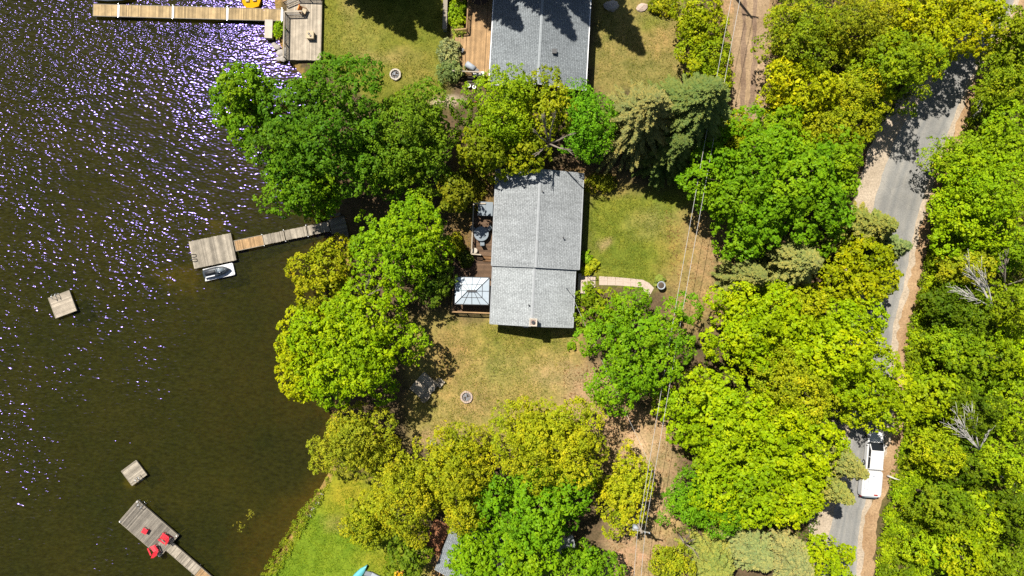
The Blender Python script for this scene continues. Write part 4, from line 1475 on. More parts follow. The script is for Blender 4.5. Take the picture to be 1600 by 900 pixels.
def crown(seed, rx, ry, zb, zt, style):
    """Lobed crown from zb to zt above the base, lobes carry sprays, sprays carry leaves. Returns mesh data and lobe centres."""
    p = STYLE[style]
    rs = np.random.RandomState(seed)
    Rm = (rx + ry) / 2
    Hh = (zt - zb)
    lr = min(p['lobe'], Rm * 0.55)
    nl = int(max(5, 3.4 * (Rm / lr) ** 2))
    d = sphere_dirs(rs, nl, -0.15)
    ph = rs.rand(4) * 6.28
    ang = np.arctan2(d[:, 1], d[:, 0])
    wob = 1.03 + 0.11 * np.sin(2 * ang + ph[0]) + 0.09 * np.sin(3 * ang + ph[1]) + 0.08 * np.sin(5 * ang + ph[2])
    rl = lr * (0.45 + 0.95 * rs.rand(nl) ** 1.3)
    rad = 0.70 + 0.38 * rs.rand(nl)
    hx = np.maximum(rx * wob - rl * 0.75, 0.2) * rad
    hy = np.maximum(ry * wob - rl * 0.75, 0.2) * rad
    hz = np.maximum(Hh * 0.72 - rl * 0.7, 0.2) * (0.70 + 0.35 * rs.rand(nl))
    zc = zb + Hh * 0.28
    L = np.stack([d[:, 0] * hx, d[:, 1] * hy, zc + d[:, 2] * hz], -1)
    Cs, Ns, Ts = [], [], []
    for i in range(nl):
        m = int(max(6, 2 * math.pi * rl[i] ** 2 * 1.25 / p['space'] ** 2))
        dd = sphere_dirs(rs, m, -0.45)
        wr = 0.76 + 0.42 * rs.rand(m)
        c = L[i] + dd * (rl[i] * wr)[:, None] * np.array([1.0, 1.0, 0.8])
        dist = np.linalg.norm((c[:, None] - L[None]) / np.array([1, 1, 0.8]), axis=2) / rl[None]
        dist[:, i] = 9
        keep = dist.min(1) > 0.78
        keep |= rs.rand(m) < 0.10
        Cs.append(c[keep])
        Ts.append(np.full(int(keep.sum()), rs.rand()))
        Ns.append(unit(dd[keep] + np.array([0, 0, 0.35])))
    C = np.concatenate(Cs)
    N = np.concatenate(Ns)
    sp = p['spread'] * (0.55 + 0.95 * rs.rand(len(C), 1) ** 1.4)
    V, Q, T = leaves(rs, C, N, p['K'], sp, p['size'] * (0.88 + 0.3 * rs.rand()), p['up'], p['rand'], p['dome'], lobe_tint=np.concatenate(Ts))
    # sparse inner foliage so the crown is not hollow
    ni = int(len(C) * 0.15)
    di = sphere_dirs(rs, ni, -0.2)
    Ci = np.stack([di[:, 0] * rx * 0.62, di[:, 1] * ry * 0.62, zb + Hh * 0.25 + di[:, 2] * Hh * 0.42], -1) * (0.55 + 0.5 * rs.rand(ni, 1)) ** np.array([[1, 1, 0.3]])
    V2, Q2, T2 = leaves(rs, Ci, unit(di + np.array([0, 0, 0.6])), 8, np.full((ni, 1), 0.7), 0.5, 0.8, 0.5, 0.3)
    return np.concatenate([V, V2]), np.concatenate([Q, Q2 + len(V)]), np.concatenate([T, T2]), L, rl


def trunk_mesh(rs, h, r, targets, zb):
    m = MB()
    lean = np.array([rs.uniform(-0.3, 0.3), rs.uniform(-0.3, 0.3)])
    top = Vector((lean[0], lean[1], h))
    pts = [Vector((0, 0, -0.15)), Vector((0, 0, 0.25)), Vector((lean[0] * 0.2, lean[1] * 0.2, h * 0.35)), Vector((lean[0] * 0.6, lean[1] * 0.6, h * 0.7)), top]
    m.tube(pts, [r * 1.5, r * 1.1, r * 0.85, r * 0.5, r * 0.15], 8)
    for t in targets:
        z0 = max(zb * 0.8, min(h * 0.75, t[2] * rs.uniform(0.45, 0.65)))
        f = z0 / h
        b = Vector((lean[0] * f, lean[1] * f, z0))
        e = Vector(t)
        mid = b.lerp(e, 0.5) + Vector((rs.uniform(-0.3, 0.3), rs.uniform(-0.3, 0.3), rs.uniform(0.1, 0.5)))
        m.tube([b, mid, e], [r * 0.38, r * 0.24, r * 0.06], 6)
    return m


def tree(px, py, rxp, ryp, h, style, color, label, cat='tree', group=None, name=None, seed=None, zb=None, bark='bark'):
    """px, py: where the crown's middle shows; rxp, ryp: its half widths in photograph pixels; h: height in metres."""
    seed = seed if seed is not None else int(px * 7 + py * 13) % 100000
    rs = random.Random(seed)
    zm = h * 0.6
    x, y, _ = W(px, py, zm)
    k = (CAMH - h * 0.62) / CAMH / PXM
    rx, ry = rxp * k * 1.06, ryp * k * 1.06
    zb = h * 0.22 if zb is None else zb
    nm = name or {'maple': 'maple_tree', 'fine': 'broadleaf_tree', 'cedar': 'cedar_tree', 'open': 'birch_tree', 'shrub': 'shrub'}[style]
    t = thing(nm, label, cat, (x, y, 0), 0, group)
    V, Q, T, L, rl = crown(seed, rx, ry, zb, h, style)
    tg = [tuple(L[i]) for i in sorted(range(len(L)), key=lambda i: -rl[i])[:min(16, len(L))]]
    trunk_mesh(rs, h * 0.8, max(0.06, h * 0.018), tg, zb).build('trunk', bark, t, True)
    o = link('crown', np_mesh('crown', V, Q, T, M['leaf']), t)
    color = (min(color[0], color[1] * {'cedar': 0.88, 'fine': 0.86}.get(style, 0.90)), color[1], color[2])
    kb = {'cedar': 1.22, 'fine': 1.2}.get(style, 1.0)
    color = tuple(c * kb for c in color)
    o.color = (color[0] * LEAF * 1.08, color[1] * LEAF, color[2] * LEAF * (0.5 if color[2] < 0.03 else 1.0), 1)
    return t


def spruce(px, py, rp, h, color, label, seed=None, group=None, ragged=0.25, zt=0.75):
    """px, py: where the middle of the cone shows."""
    seed = seed if seed is not None else int(px * 3 + py * 11) % 100000
    rs = np.random.RandomState(seed)
    x, y, _ = W(px, py, h * 0.5)
    rad = rp * (CAMH - h * 0.3) / CAMH / PXM
    color = tuple(c * 1.45 for c in color)
    t = thing('spruce_tree', label, 'tree', (x, y, 0), 0, group)
    m = MB()
    m.tube([(0, 0, -0.15), (0, 0, h * 0.5), (0, 0, h)], [h * 0.017, h * 0.01, 0.02], 8)
    VV, QQ, TT = [], [], []
    nb = 0
    z = h * 0.10
    base = 0
    while z < h - 0.15:
        f = 1 - z / h
        n = 7 + int(3 * f)
        a0 = rs.rand() * 6.28
        for k in range(n):
            a = a0 + 2 * math.pi * k / n + rs.uniform(-0.25, 0.25)
            L = rad * f ** 0.8 * (1 - ragged * rs.rand()) + 0.12
            dirv = np.array([math.cos(a), math.sin(a), 0.0])
            side = np.array([-math.sin(a), math.cos(a), 0.0])
            m_ = max(4, int(L / 0.17))
            u = (np.arange(m_) + rs.rand(m_) * 0.5 + 0.3) / m_
            zz = z + 0.25 * L * (u * 0.9 - 1.35 * u * u) + rs.uniform(-0.1, 0.1)
            P = dirv[None] * (u * L)[:, None] + np.array([0, 0, 1.0])[None] * zz[:, None]
            wid = 0.22 + 0.42 * np.minimum(1, L / 2.5) * (1 - u) * (0.35 + u)
            for s in (-1, 1, 0):
                if s == 0:
                    d2 = unit(dirv[None] + rs.randn(m_, 3) * 0.12)
                    ln = np.full(m_, 0.32)
                else:
                    d2 = unit(side[None] * s + dirv[None] * 0.75 + rs.randn(m_, 3) * 0.18 + np.array([0, 0, -0.12]))
                    ln = wid * 1.15
                nn = unit(np.array([0, 0, 1.0])[None] + rs.randn(m_, 3) * 0.35)
                bb = unit(np.cross(nn, d2))
                w = 0.085 + 0.03 * rs.rand(m_)
                A = P
                E = P + d2 * ln[:, None]
                Mi = P + d2 * (ln * 0.45)[:, None] + nn * 0.03
                q = np.stack([A, Mi + bb * w[:, None], E, Mi - bb * w[:, None]], 1)
                VV.append(q.reshape(-1, 3))
                TT.append(np.repeat(np.clip(0.25 + 0.5 * rs.rand(m_) + 0.25 * u, 0, 1), 4))
            if L > 0.5 and nb < 160:
                m.tube([(0, 0, z), tuple(P[m_ // 2]), tuple(P[-1])], [0.05, 0.03, 0.012], 5)
                nb += 1
        z += 0.30 + 0.22 * f * (h / 12)
    V = np.concatenate(VV)
    m.build('trunk', 'bark', t, True)
    o = link('crown', np_mesh('crown', V, np.arange(len(V)).reshape(-1, 4), np.concatenate(TT), M['needle']), t)
    o.color = (*color, 1)
    return t


def bare_tree(base, tips, r, mat, label, seed=1, cat='tree', name='dead_tree', twigs=5):
    """Leafless tree or fallen trunk: base point, list of limb end points (world)."""
    rs = random.Random(seed)
    t = thing(name, label, cat, (base[0], base[1], 0))
    o = Vector((base[0], base[1], 0))
    b = Vector(base) - o
    m = MB()
    top = Vector((0, 0, 0))
    if b.z > 0.4:
        m.tube([(0, 0, -0.1), b * 0.5, b], [r * 1.4, r * 1.2, r], 8)
        m.build('trunk', mat, t, True)
    for tp in tips:
        m = MB()
        e = Vector(tp) - o
        mid = b.lerp(e, 0.5) + Vector((rs.uniform(-0.3, 0.3), rs.uniform(-0.3, 0.3), rs.uniform(0.0, 0.3)))
        pts = [b, b.lerp(mid, 0.5), mid, mid.lerp(e, 0.5), e]
        m.tube(pts, [r, r * 0.8, r * 0.6, r * 0.38, r * 0.14], 6)
        for k in range(twigs):
            u = rs.uniform(0.35, 0.9)
            s = b.lerp(mid, u * 2) if u < 0.5 else mid.lerp(e, u * 2 - 1)
            L = (e - b).length * rs.uniform(0.15, 0.38)
            dv = (e - b).normalized()
            sd = Vector((-dv.y, dv.x, 0)) * rs.choice((-1, 1))
            q = s + (dv * 1.0 + sd * rs.uniform(0.12, 0.45) + Vector((0, 0, rs.uniform(-0.15, 0.2)))) * L
            m.tube([s, s.lerp(q, 0.5) + Vector((0, 0, 0.08)), q], [r * 0.34, r * 0.25, r * 0.1], 5)
            s2 = s.lerp(q, 0.6)
            m.tube([s2, s2 + (dv * 0.7 - sd * 0.4) * L * 0.4], [r * 0.2, r * 0.08], 4)
        m.build('limb', mat, t, True)
    return t


G_DEEP = (0.050, 0.115, 0.010)
G_MID = (0.075, 0.150, 0.008)
G_BRIGHT = (0.105, 0.190, 0.006)
G_LIME = (0.150, 0.220, 0.004)
G_YEL = (0.195, 0.215, 0.006)
G_OLIVE = (0.140, 0.155, 0.018)
G_GOLD = (0.180, 0.180, 0.012)
G_DARK = (0.045, 0.085, 0.018)

TREES = [
    # lake shore, north
    (500, 200, 114, 108, 16, 'maple', G_DEEP, 'largest deep green maple leaning over the lake below the lakeside deck'),
    (388, 170, 58, 72, 12, 'maple', G_MID, 'green maple reaching farthest out over the glittering water'),
    (462, 285, 60, 58, 13, 'maple', G_MID, 'green maple overhanging the shore end of the platform dock'),
    (655, 205, 68, 78, 13, 'fine', (0.062, 0.112, 0.012), 'dull green fine-leaved tree between the big maple and the pale shrubs'),
    (600, 262, 45, 48, 12, 'fine', (0.062, 0.120, 0.012), 'mid green fine-leaved tree squeezed behind the big lake maple'),
    (625, 375, 80, 70, 12, 'maple', G_BRIGHT, 'rounded bright green maple between the dock and cottage deck'),
    (500, 428, 62, 52, 9, 'open', (0.19, 0.185, 0.01), 'sparse golden-green tree on the shore just below the dock'),
    (545, 545, 98, 95, 14, 'maple', (0.125, 0.205, 0.005), 'broad lime green maple shading the sitting platform'),
    (470, 545, 42, 70, 11, 'open', (0.165, 0.205, 0.006), 'thin yellow-green tree fringing the water beside the broad lime maple'),
    (676, 432, 30, 42, 6, 'fine', (0.05, 0.085, 0.012), 'dark green tree in shadow against the cottage deck'),  # dark crown added to stand for the shadow beside the deck
    (548, 690, 62, 56, 10, 'cedar', G_OLIVE, 'rounded olive cedar on the shore above the lower green lawn'),
    (638, 765, 72, 66, 10, 'cedar', (0.155, 0.170, 0.014), 'olive cedar beside the lower lawn, over the slatted fence'),
    (572, 815, 36, 42, 7, 'cedar', (0.150, 0.165, 0.014), 'small olive cedar at the edge of lower lawn'),
    (712, 735, 58, 72, 11, 'cedar', (0.145, 0.165, 0.012), 'tall olive cedar standing right beside the tiny fire ring'),
    (854, 698, 88, 78, 13, 'cedar', G_GOLD, 'large golden-olive cedar south of the dry lawn'),
    (838, 790, 80, 74, 12, 'maple', (0.075, 0.165, 0.008), 'vivid green maple below the large golden cedar'),
    (979, 774, 42, 64, 9, 'cedar', G_GOLD, 'oval golden cedar standing alone beside the utility poles'),
    (780, 878, 92, 52, 10, 'maple', (0.095, 0.180, 0.006), 'bright green maple at the bottom edge covering the hidden cottage'),
    (916, 888, 52, 32, 8, 'maple', (0.085, 0.165, 0.008), 'low green maple at the bottom edge by the reddish dirt'),
    (640, 872, 34, 38, 7, 'open', (0.075, 0.115, 0.012), 'small dark green tree behind the yellow chair'),
    (730, 800, 42, 36, 9, 'cedar', (0.165, 0.165, 0.012), 'golden cedar directly above the hidden cottage roof'),
    # between the houses
    (790, 172, 60, 66, 12, 'fine', (0.105, 0.165, 0.008), 'yellow-green tree touching the corner of the upper house roof'),
    (860, 165, 42, 50, 11, 'open', (0.130, 0.165, 0.010), 'thin yellow-green tree with bare grey limbs between the two houses'),
    (915, 190, 42, 60, 11, 'fine', (0.062, 0.150, 0.010), 'dense pure green tree between the two houses, next to grey spruce'),
    (710, 300, 27, 36, 9, 'open', (0.110, 0.125, 0.014), 'thin brownish-green tree dappling the cottage deck with shade'),
    (760, 235, 40, 42, 9, 'open', (0.115, 0.150, 0.010), 'loose green tree over the lake corner of the cottage roof'),
    (825, 240, 40, 32, 9, 'open', (0.120, 0.150, 0.010), 'low sparse tree brushing the cottage roof top'),
    (1088, 32, 42, 42, 7, 'fine', (0.135, 0.165, 0.008), 'yellow-green tree at the top edge beside the dirt driveway'),
    (1103, 95, 42, 44, 7, 'fine', (0.125, 0.160, 0.008), 'yellow-green tree beside the driveway under the power lines'),
    (1150, 215, 34, 40, 6, 'shrub', (0.165, 0.185, 0.008), 'low yellowish tree where the dirt driveway disappears'),
    # east of the house
    (1205, 288, 120, 106, 14, 'maple', (0.080, 0.165, 0.007), 'huge vivid green maple between the dry yard and the road bend'),
    (1290, 255, 55, 55, 12, 'maple', (0.105, 0.180, 0.007), 'green maple on the road side of the huge vivid maple'),
    (1118, 300, 32, 36, 9, 'maple', (0.085, 0.165, 0.008), 'small green maple crown under the power lines in the dry yard'),
    (1002, 538, 86, 86, 13, 'maple', (0.080, 0.165, 0.007), 'wide green maple spreading over the paved path and dry yard'),
    (930, 480, 30, 34, 5, 'open', (0.115, 0.160, 0.010), 'small thin green tree beside the cottage downspout'),
    (1350, 428, 58, 50, 10, 'maple', (0.165, 0.195, 0.005), 'yellow-tipped maple hanging over the road below the spruces'),
    (1180, 515, 92, 70, 12, 'maple', G_LIME, 'lime green maple beside the dry yard and wide path maple'),
    (1300, 540, 76, 70, 13, 'maple', G_LIME, 'lime green maple beside the road where the asphalt vanishes'),
    (1245, 478, 50, 34, 8, 'fine', (0.160, 0.185, 0.008), 'golden-tipped tree between the grey pine and the lime maples'),
    (1124, 655, 78, 82, 13, 'maple', (0.140, 0.215, 0.005), 'lime green maple beside the power lines and tan track'),
    (1240, 610, 72, 62, 13, 'fine', (0.175, 0.185, 0.010), 'gold-tinged tree in the middle of the lime maple grove'),
    (1240, 690, 84, 74, 13, 'maple', (0.150, 0.220, 0.004), 'broad lime maple in the grove, next to the parked vehicles'),
    (1368, 615, 62, 66, 11, 'maple', (0.160, 0.220, 0.005), 'yellow-green maple completely covering the road above the vehicles'),
    (1172, 755, 95, 70, 12, 'maple', (0.135, 0.210, 0.005), 'lime maple in the lower part of the grove'),
    (1104, 788, 68, 50, 9, 'fine', (0.060, 0.140, 0.008), 'dense dark green tree beside the tan track at the grove edge'),
    (1248, 772, 48, 44, 11, 'maple', (0.160, 0.220, 0.004), 'yellow-green maple over the sandy road edge below the camper'),
    (1300, 880, 46, 34, 7, 'maple', (0.165, 0.220, 0.005), 'yellow-green maple at the bottom edge covering the end of road'),
    (1050, 880, 34, 28, 6, 'fine', (0.150, 0.165, 0.014), 'pale green bush-like tree at the bottom edge beside reddish dirt'),
    # north-east wood
    (1255, 62, 62, 64, 11, 'fine', (0.105, 0.140, 0.010), 'olive green tree beside the top of the dirt driveway'),
    (1335, 48, 62, 58, 11, 'fine', (0.130, 0.135, 0.012), 'brownish olive tree in the wood north of the road bend'),
    (1455, 42, 84, 72, 12, 'maple', G_YEL, 'brilliant yellow-green maple at the top beside the road'),
    (1408, 112, 66, 54, 14, 'maple', (0.125, 0.180, 0.008), 'green maple casting the dark shade on the road bend'),
    (1255, 140, 58, 46, 10, 'fine', (0.185, 0.195, 0.006), 'yellow tree beside the middle of the dirt driveway'),
    (1335, 140, 58, 46, 10, 'fine', (0.175, 0.178, 0.010), 'golden yellow tree with grey twigs above the road bend'),
    (1300, 200, 64, 40, 9, 'fine', (0.150, 0.165, 0.010), 'olive tree touching the top of the huge vivid maple'),
    (1225, 185, 36, 30, 8, 'maple', (0.110, 0.180, 0.008), 'small green maple at the lower end of the dirt driveway'),
    (1540, 14, 46, 34, 10, 'maple', (0.165, 0.205, 0.006), 'yellow-green maple closing over the road in the top corner'),
    # east of the road
    (1588, 62, 46, 58, 9, 'fine', (0.110, 0.150, 0.010), 'olive green tree beyond the road in the upper corner'),
    (1570, 130, 42, 42, 8, 'fine', (0.105, 0.150, 0.010), 'green tree beyond the road near the bare twiggy gap'),
    (1535, 305, 76, 74, 11, 'maple', (0.125, 0.205, 0.006), 'large bright green maple beyond the road opposite the bend'),
    (1504, 345, 50, 52, 9, 'maple', (0.120, 0.205, 0.006), 'bright green maple leaning to the road opposite the spruces'),
    (1500, 245, 48, 40, 8, 'fine', (0.120, 0.180, 0.010), 'fine-leaved green tree beside the leafy verge opposite the bend'),
    (1572, 215, 48, 48, 9, 'maple', (0.120, 0.195, 0.007), 'bright green maple beyond the road at the frame edge'),
    (1585, 385, 38, 40, 9, 'maple', (0.105, 0.180, 0.008), 'green maple above the grey dead twigs at the frame edge'),
]
WOOD = [
    (1512, 415, 46, 34, 7, (0.15, 0.16, 0.012), 'brownish olive tree right above the white dead birch fork'),
    (1477, 475, 36, 36, 7, (0.075, 0.13, 0.01), 'dark green tree between the leafy verge and dead birch fork'),
    (1515, 490, 52, 42, 7, (0.085, 0.145, 0.01), 'dark green tree wrapped around the dead birch fork'),
    (1580, 480, 42, 42, 8, (0.125, 0.175, 0.008), 'light green tree at the frame edge below the dead birch fork'),
    (1490, 545, 42, 42, 8, (0.11, 0.17, 0.008), 'green tree beside the verge where the road vanishes'),
    (1535, 560, 52, 46, 8, (0.105, 0.17, 0.008), 'mid green tree in the wood, second from the vanishing road'),
    (1590, 560, 40, 46, 9, (0.15, 0.22, 0.004), 'lime tree at the frame edge level with the lime maple grove'),
    (1480, 625, 40, 44, 8, (0.15, 0.205, 0.006), 'lime tree beside the verge above the dead birch opposite the car'),
    (1520, 640, 46, 44, 8, (0.09, 0.14, 0.01), 'dark olive tree directly behind the dead birch opposite the car'),
    (1578, 645, 48, 46, 9, (0.125, 0.19, 0.007), 'light green tree at the frame edge beside the dead birch'),
    (1466, 705, 40, 44, 7, (0.155, 0.195, 0.008), 'pale yellow-green tree beside the verge opposite the white car'),
    (1500, 725, 46, 44, 8, (0.09, 0.15, 0.01), 'dark green tree just below the dead birch opposite the car'),
    (1575, 730, 46, 42, 9, (0.13, 0.19, 0.008), 'light green tree at the frame edge over the slanting birch trunk'),
    (1482, 790, 42, 44, 8, (0.105, 0.165, 0.01), 'mid green tree in the wood opposite the camper'),
    (1530, 800, 48, 46, 8, (0.14, 0.195, 0.006), 'yellow-green tree in the wood below the slanting birch trunk'),
    (1590, 810, 40, 46, 9, (0.1, 0.16, 0.01), 'dark green tree at the lower frame edge of the wood'),
    (1466, 862, 42, 40, 7, (0.125, 0.19, 0.008), 'light green tree beside the end of the sandy verge'),
    (1505, 870, 48, 40, 8, (0.15, 0.2, 0.006), 'yellow-green tree at the bottom edge of the wood'),
    (1572, 885, 48, 38, 8, (0.12, 0.17, 0.01), 'dull green tree in the lower corner of the picture'),
]
for row in TREES:
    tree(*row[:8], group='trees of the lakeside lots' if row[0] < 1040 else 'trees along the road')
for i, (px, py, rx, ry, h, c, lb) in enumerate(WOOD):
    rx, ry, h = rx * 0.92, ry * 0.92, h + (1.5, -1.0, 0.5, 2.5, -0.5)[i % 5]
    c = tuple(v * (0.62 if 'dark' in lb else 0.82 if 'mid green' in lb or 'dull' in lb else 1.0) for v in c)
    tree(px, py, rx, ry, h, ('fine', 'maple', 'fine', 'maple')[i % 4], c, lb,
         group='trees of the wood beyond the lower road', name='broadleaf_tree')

spruce(1003, 185, 98, 16, (0.105, 0.108, 0.040), 'pale grey-olive spruce in front of the dark spruce', ragged=0.45)
spruce(1085, 172, 98, 18, (0.066, 0.092, 0.026), 'tall dark green spruce beside the power lines')
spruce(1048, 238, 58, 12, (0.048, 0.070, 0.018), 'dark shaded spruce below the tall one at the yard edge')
spruce(1360, 357, 54, 10, (0.115, 0.125, 0.030), 'olive spruce standing at the edge of asphalt')
spruce(1385, 388, 42, 9, (0.090, 0.120, 0.045), 'grey-green spruce leaning over the asphalt')
spruce(1242, 412, 64, 12, (0.120, 0.130, 0.042), 'pale grey-green spruce below the huge vivid maple')
spruce(1168, 432, 46, 10, (0.100, 0.110, 0.034), 'dull green spruce at the dry yard corner')
spruce(1306, 718, 48, 13, (0.120, 0.130, 0.040), 'grey-green spruce poking over the road beside the white car')
spruce(1290, 757, 42, 12, (0.125, 0.135, 0.036), 'grey-green spruce with shadow on the asphalt beside the camper')
spruce(1118, 880, 58, 8, (0.125, 0.140, 0.035), 'pale yellowish spruce at the bottom edge near the poles')
spruce(1178, 862, 52, 9, (0.125, 0.142, 0.058), 'pale silvery spruce in the middle of the bottom edge group')
spruce(1240, 880, 48, 9, (0.140, 0.145, 0.062), 'beige-tinged spruce at the bottom edge near the road end')
# conifers just north of the frame: their shade falls on the lawn, the roof and the yard
spruce(529, -113, 66, 18, G_DARK, 'dark spruce beyond the top edge shading the lawn by the deck', ragged=0.15)
spruce(588, -116, 66, 18, G_DARK, 'dark spruce beyond the top edge shading the upper lawn', ragged=0.15)
spruce(706, -138, 66, 23, G_DARK, 'tall dark spruce beyond the top edge shading the upper deck', ragged=0.3)
spruce(838, -134, 60, 21, G_DARK, 'dark spruce beyond the top edge shading the roof ridge', ragged=0.3)
spruce(790, -138, 66, 24, G_DARK, 'tall dark spruce beyond the top edge shading the upper roof', ragged=0.3)
spruce(912, -130, 66, 22, G_DARK, 'tall dark spruce beyond the top edge shading the upper yard', ragged=0.3)

# bare and dead trees
b = W(860, 215, 9)
bare_tree((b[0], b[1], 6.0), [W(835, 205, 10.5), W(850, 175, 11.5), W(890, 235, 10), W(835, 245, 10), W(868, 180, 11.5), W(893, 208, 10)], 0.13, 'deadwood', 'bare grey dead tree poking up between the two houses', 3)
b = W(1567, 482, 7)
bare_tree((b[0], b[1], 5.5), [W(1508, 412, 8.2), W(1516, 422, 8.6), W(1492, 446, 8), W(1496, 458, 8), W(1528, 418, 8.5)], 0.09, 'birch', 'bleached white dead birch fork beyond the road opposite the spruces', 5, twigs=12)
b = W(1585, 446, 7)
bare_tree((b[0], b[1], 5.5), [W(1562, 402, 8.5), W(1572, 396, 8.5), W(1560, 418, 8.0), W(1600, 435, 7.5), W(1583, 470, 7)], 0.1, 'deadwood', 'grey-brown dead twiggy tree at the frame edge beside the birch fork', 6, twigs=7)
b = W(1545, 708, 7)
bare_tree((b[0], b[1], 5.5), [W(1490, 640, 8.5), W(1480, 660, 8.5), W(1500, 665, 8.2), W(1512, 632, 8.5), W(1545, 672, 8.0)], 0.085, 'birch', 'bleached white dead birch beyond the road, opposite the white car', 7, twigs=12)
b = W(1540, 722, 3)
bare_tree((b[0], b[1], 0.3), [W(1612, 772, 5.5)], 0.14, 'birch', 'long pale birch trunk slanting through the wood below the dead birch', 9, name='fallen_trunk', twigs=2)
b = W(1388, 744, 0.5)
bare_tree((b[0], b[1], 0.3), [W(1406, 750, 1.2)], 0.13, 'birch', 'short pale log lying in greenery beside the camper', 10, name='fallen_trunk', twigs=0)
b = W(572, 470, 5)
bare_tree((b[0], b[1], 5.5), [W(545, 478, 9), W(558, 448, 9), W(580, 430, 9), W(552, 495, 9.5), W(592, 452, 9)], 0.11, 'deadwood', 'bare twiggy tree between the golden tree and broad lime maple', 12, twigs=6)
b = W(1072, 852, 4)
bare_tree((b[0], b[1], 3.5), [W(1078, 832, 6), W(1066, 845, 6), W(1090, 870, 5.5), W(1082, 842, 6)], 0.09, 'deadwood', 'grey dead tree beside the pale yellowish spruce', 13, twigs=5)
b = W(1545, 152, 3)
bare_tree((b[0], b[1], 2.2), [W(1528, 165, 3.5), W(1560, 140, 3.5), W(1520, 182, 2.5), W(1550, 128, 3.5)], 0.09, 'birch', 'small bare pale tree beside the shaded road bend', 14, twigs=6)

# shrubs
SHRUBS = [
    (703, 78, 18, 20, 2.2, (0.165, 0.185, 0.085), 'upper of two pale silvery shrubs beside the upper deck'),
    (706, 107, 19, 20, 2.2, (0.120, 0.165, 0.055), 'lower of two pale silvery shrubs beside the upper deck'),
    (714, 22, 12, 22, 1.1, (0.130, 0.200, 0.010), 'bright green flower bed shrub inside the timber wall'),
    (716, 50, 11, 12, 0.9, (0.165, 0.195, 0.030), 'small pale green plant at the end of the flower bed'),
    (436, 46, 9, 14, 1.2, (0.120, 0.200, 0.008), 'green bush between the concrete pier and lakeside deck'),
    (917, 402, 5, 9, 0.9, (0.100, 0.180, 0.010), 'slim green shrub on the cottage wall by the front lawn'),
    (927, 414, 9, 9, 0.9, (0.165, 0.195, 0.020), 'yellow-green shrub just above the entry steps'),
    (917, 424, 6, 7, 0.9, (0.185, 0.205, 0.012), 'small yellow shrub touching the entry handrail'),
    (919, 452, 6, 6, 0.7, (0.110, 0.180, 0.010), 'small green shrub just below the entry steps'),
    (920, 467, 9, 8, 0.9, (0.090, 0.180, 0.008), 'round green shrub below the landing on the cottage wall'),
    (1030, 439, 9, 7, 0.6, (0.120, 0.150, 0.030), 'low green plant around the garden urn'),
    (893, 540, 5, 5, 0.6, (0.100, 0.170, 0.008), 'tiny green sapling on the dry lawn by wide maple'),
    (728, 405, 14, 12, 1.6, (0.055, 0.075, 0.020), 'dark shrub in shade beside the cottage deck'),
    (712, 385, 16, 18, 1.4, (0.150, 0.150, 0.012), 'sunlit yellowish shrub between bright maple and cottage deck'),
    (735, 290, 26, 34, 1.5, (0.140, 0.120, 0.020), 'brownish shrub on leaf litter by the cottage roof corner'),
    (940, 285, 24, 14, 1.2, (0.160, 0.150, 0.020), 'dry yellowish shrub at the shaded edge of the front lawn'),
    (1035, 8, 26, 10, 1.2, (0.165, 0.180, 0.012), 'yellow-green shrub behind the boulder row'),
    (560, 712, 20, 20, 2.0, (0.19, 0.19, 0.01), 'low yellow shrub below the shore cedar'),
]
for px, py, rx, ry, h, c, lb in SHRUBS:
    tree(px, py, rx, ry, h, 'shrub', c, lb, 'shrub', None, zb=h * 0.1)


# ------------------------------------------------------------------ ground cover
def scatter(poly, n, rs):
    xs = [p[0] for p in poly]
    ys = [p[1] for p in poly]
    x = rs.uniform(min(xs), max(xs), n * 3)
    y = rs.uniform(min(ys), max(ys), n * 3)
    k = in_poly(x, y, poly)
    return x[k][:n], y[k][:n]


def cover(name, poly, n, hgt, size, color, label, cat, seed, lump=22, keep=0.0):
    rs = np.random.RandomState(seed)
    x, y = scatter(poly, n, rs)
    hh = np.clip(0.5 + 0.55 * vnoise(x, y, lump, seed) + 0.35 * vnoise(x, y, lump * 0.4, seed + 1), 0, 1.2)
    k = hh > keep
    x, y, hh = x[k], y[k], hh[k]
    P = np.stack([(x - 800) / PXM, (450 - y) / PXM, hgt * hh], -1)
    V, Q, T = leaves(rs, P, unit(np.array([0, 0, 1.0])[None] + rs.randn(len(P), 3) * 0.4), 9, np.full((len(P), 1), size * 1.3), size, 0.6, 0.7, 0.6)
    V[:, 2] = np.maximum(V[:, 2], 0.03)
    o = link(name, np_mesh(name, V, Q, T, M['leaf']), None, 'stuff')
    o.color = (*color, 1)
    return tag(o, label, cat)


cover('undergrowth', [(1604, 60), (1560, 90), (1515, 170), (1482, 260), (1458, 330), (1440, 400), (1425, 480), (1410, 540), (1408, 640), (1402, 700), (1384, 770), (1372, 830), (1362, 910), (1620, 910), (1620, 60)],
      7500, 1.5, 0.26, (0.13, 0.18, 0.006), 'green undergrowth filling the wood east of the road', 'undergrowth', 71)
cover('undergrowth', [(1490, 262), (1464, 330), (1446, 400), (1430, 480), (1414, 540), (1412, 640), (1406, 700), (1388, 770), (1376, 830), (1364, 910), (1440, 910), (1446, 800), (1448, 700), (1450, 600), (1455, 500), (1480, 400), (1510, 300)],
      3000, 1.6, 0.25, (0.25, 0.33, 0.006), 'bright yellow-green bushy growth lining the leafy verge', 'undergrowth', 75)
cover('undergrowth', [(1180, 220), (1140, 460), (1060, 640), (1050, 830), (1270, 850), (1340, 560), (1335, 240)], 2600, 0.8, 0.24, (0.085, 0.12, 0.012),
      'dark green undergrowth below the lime maple grove', 'undergrowth', 72)
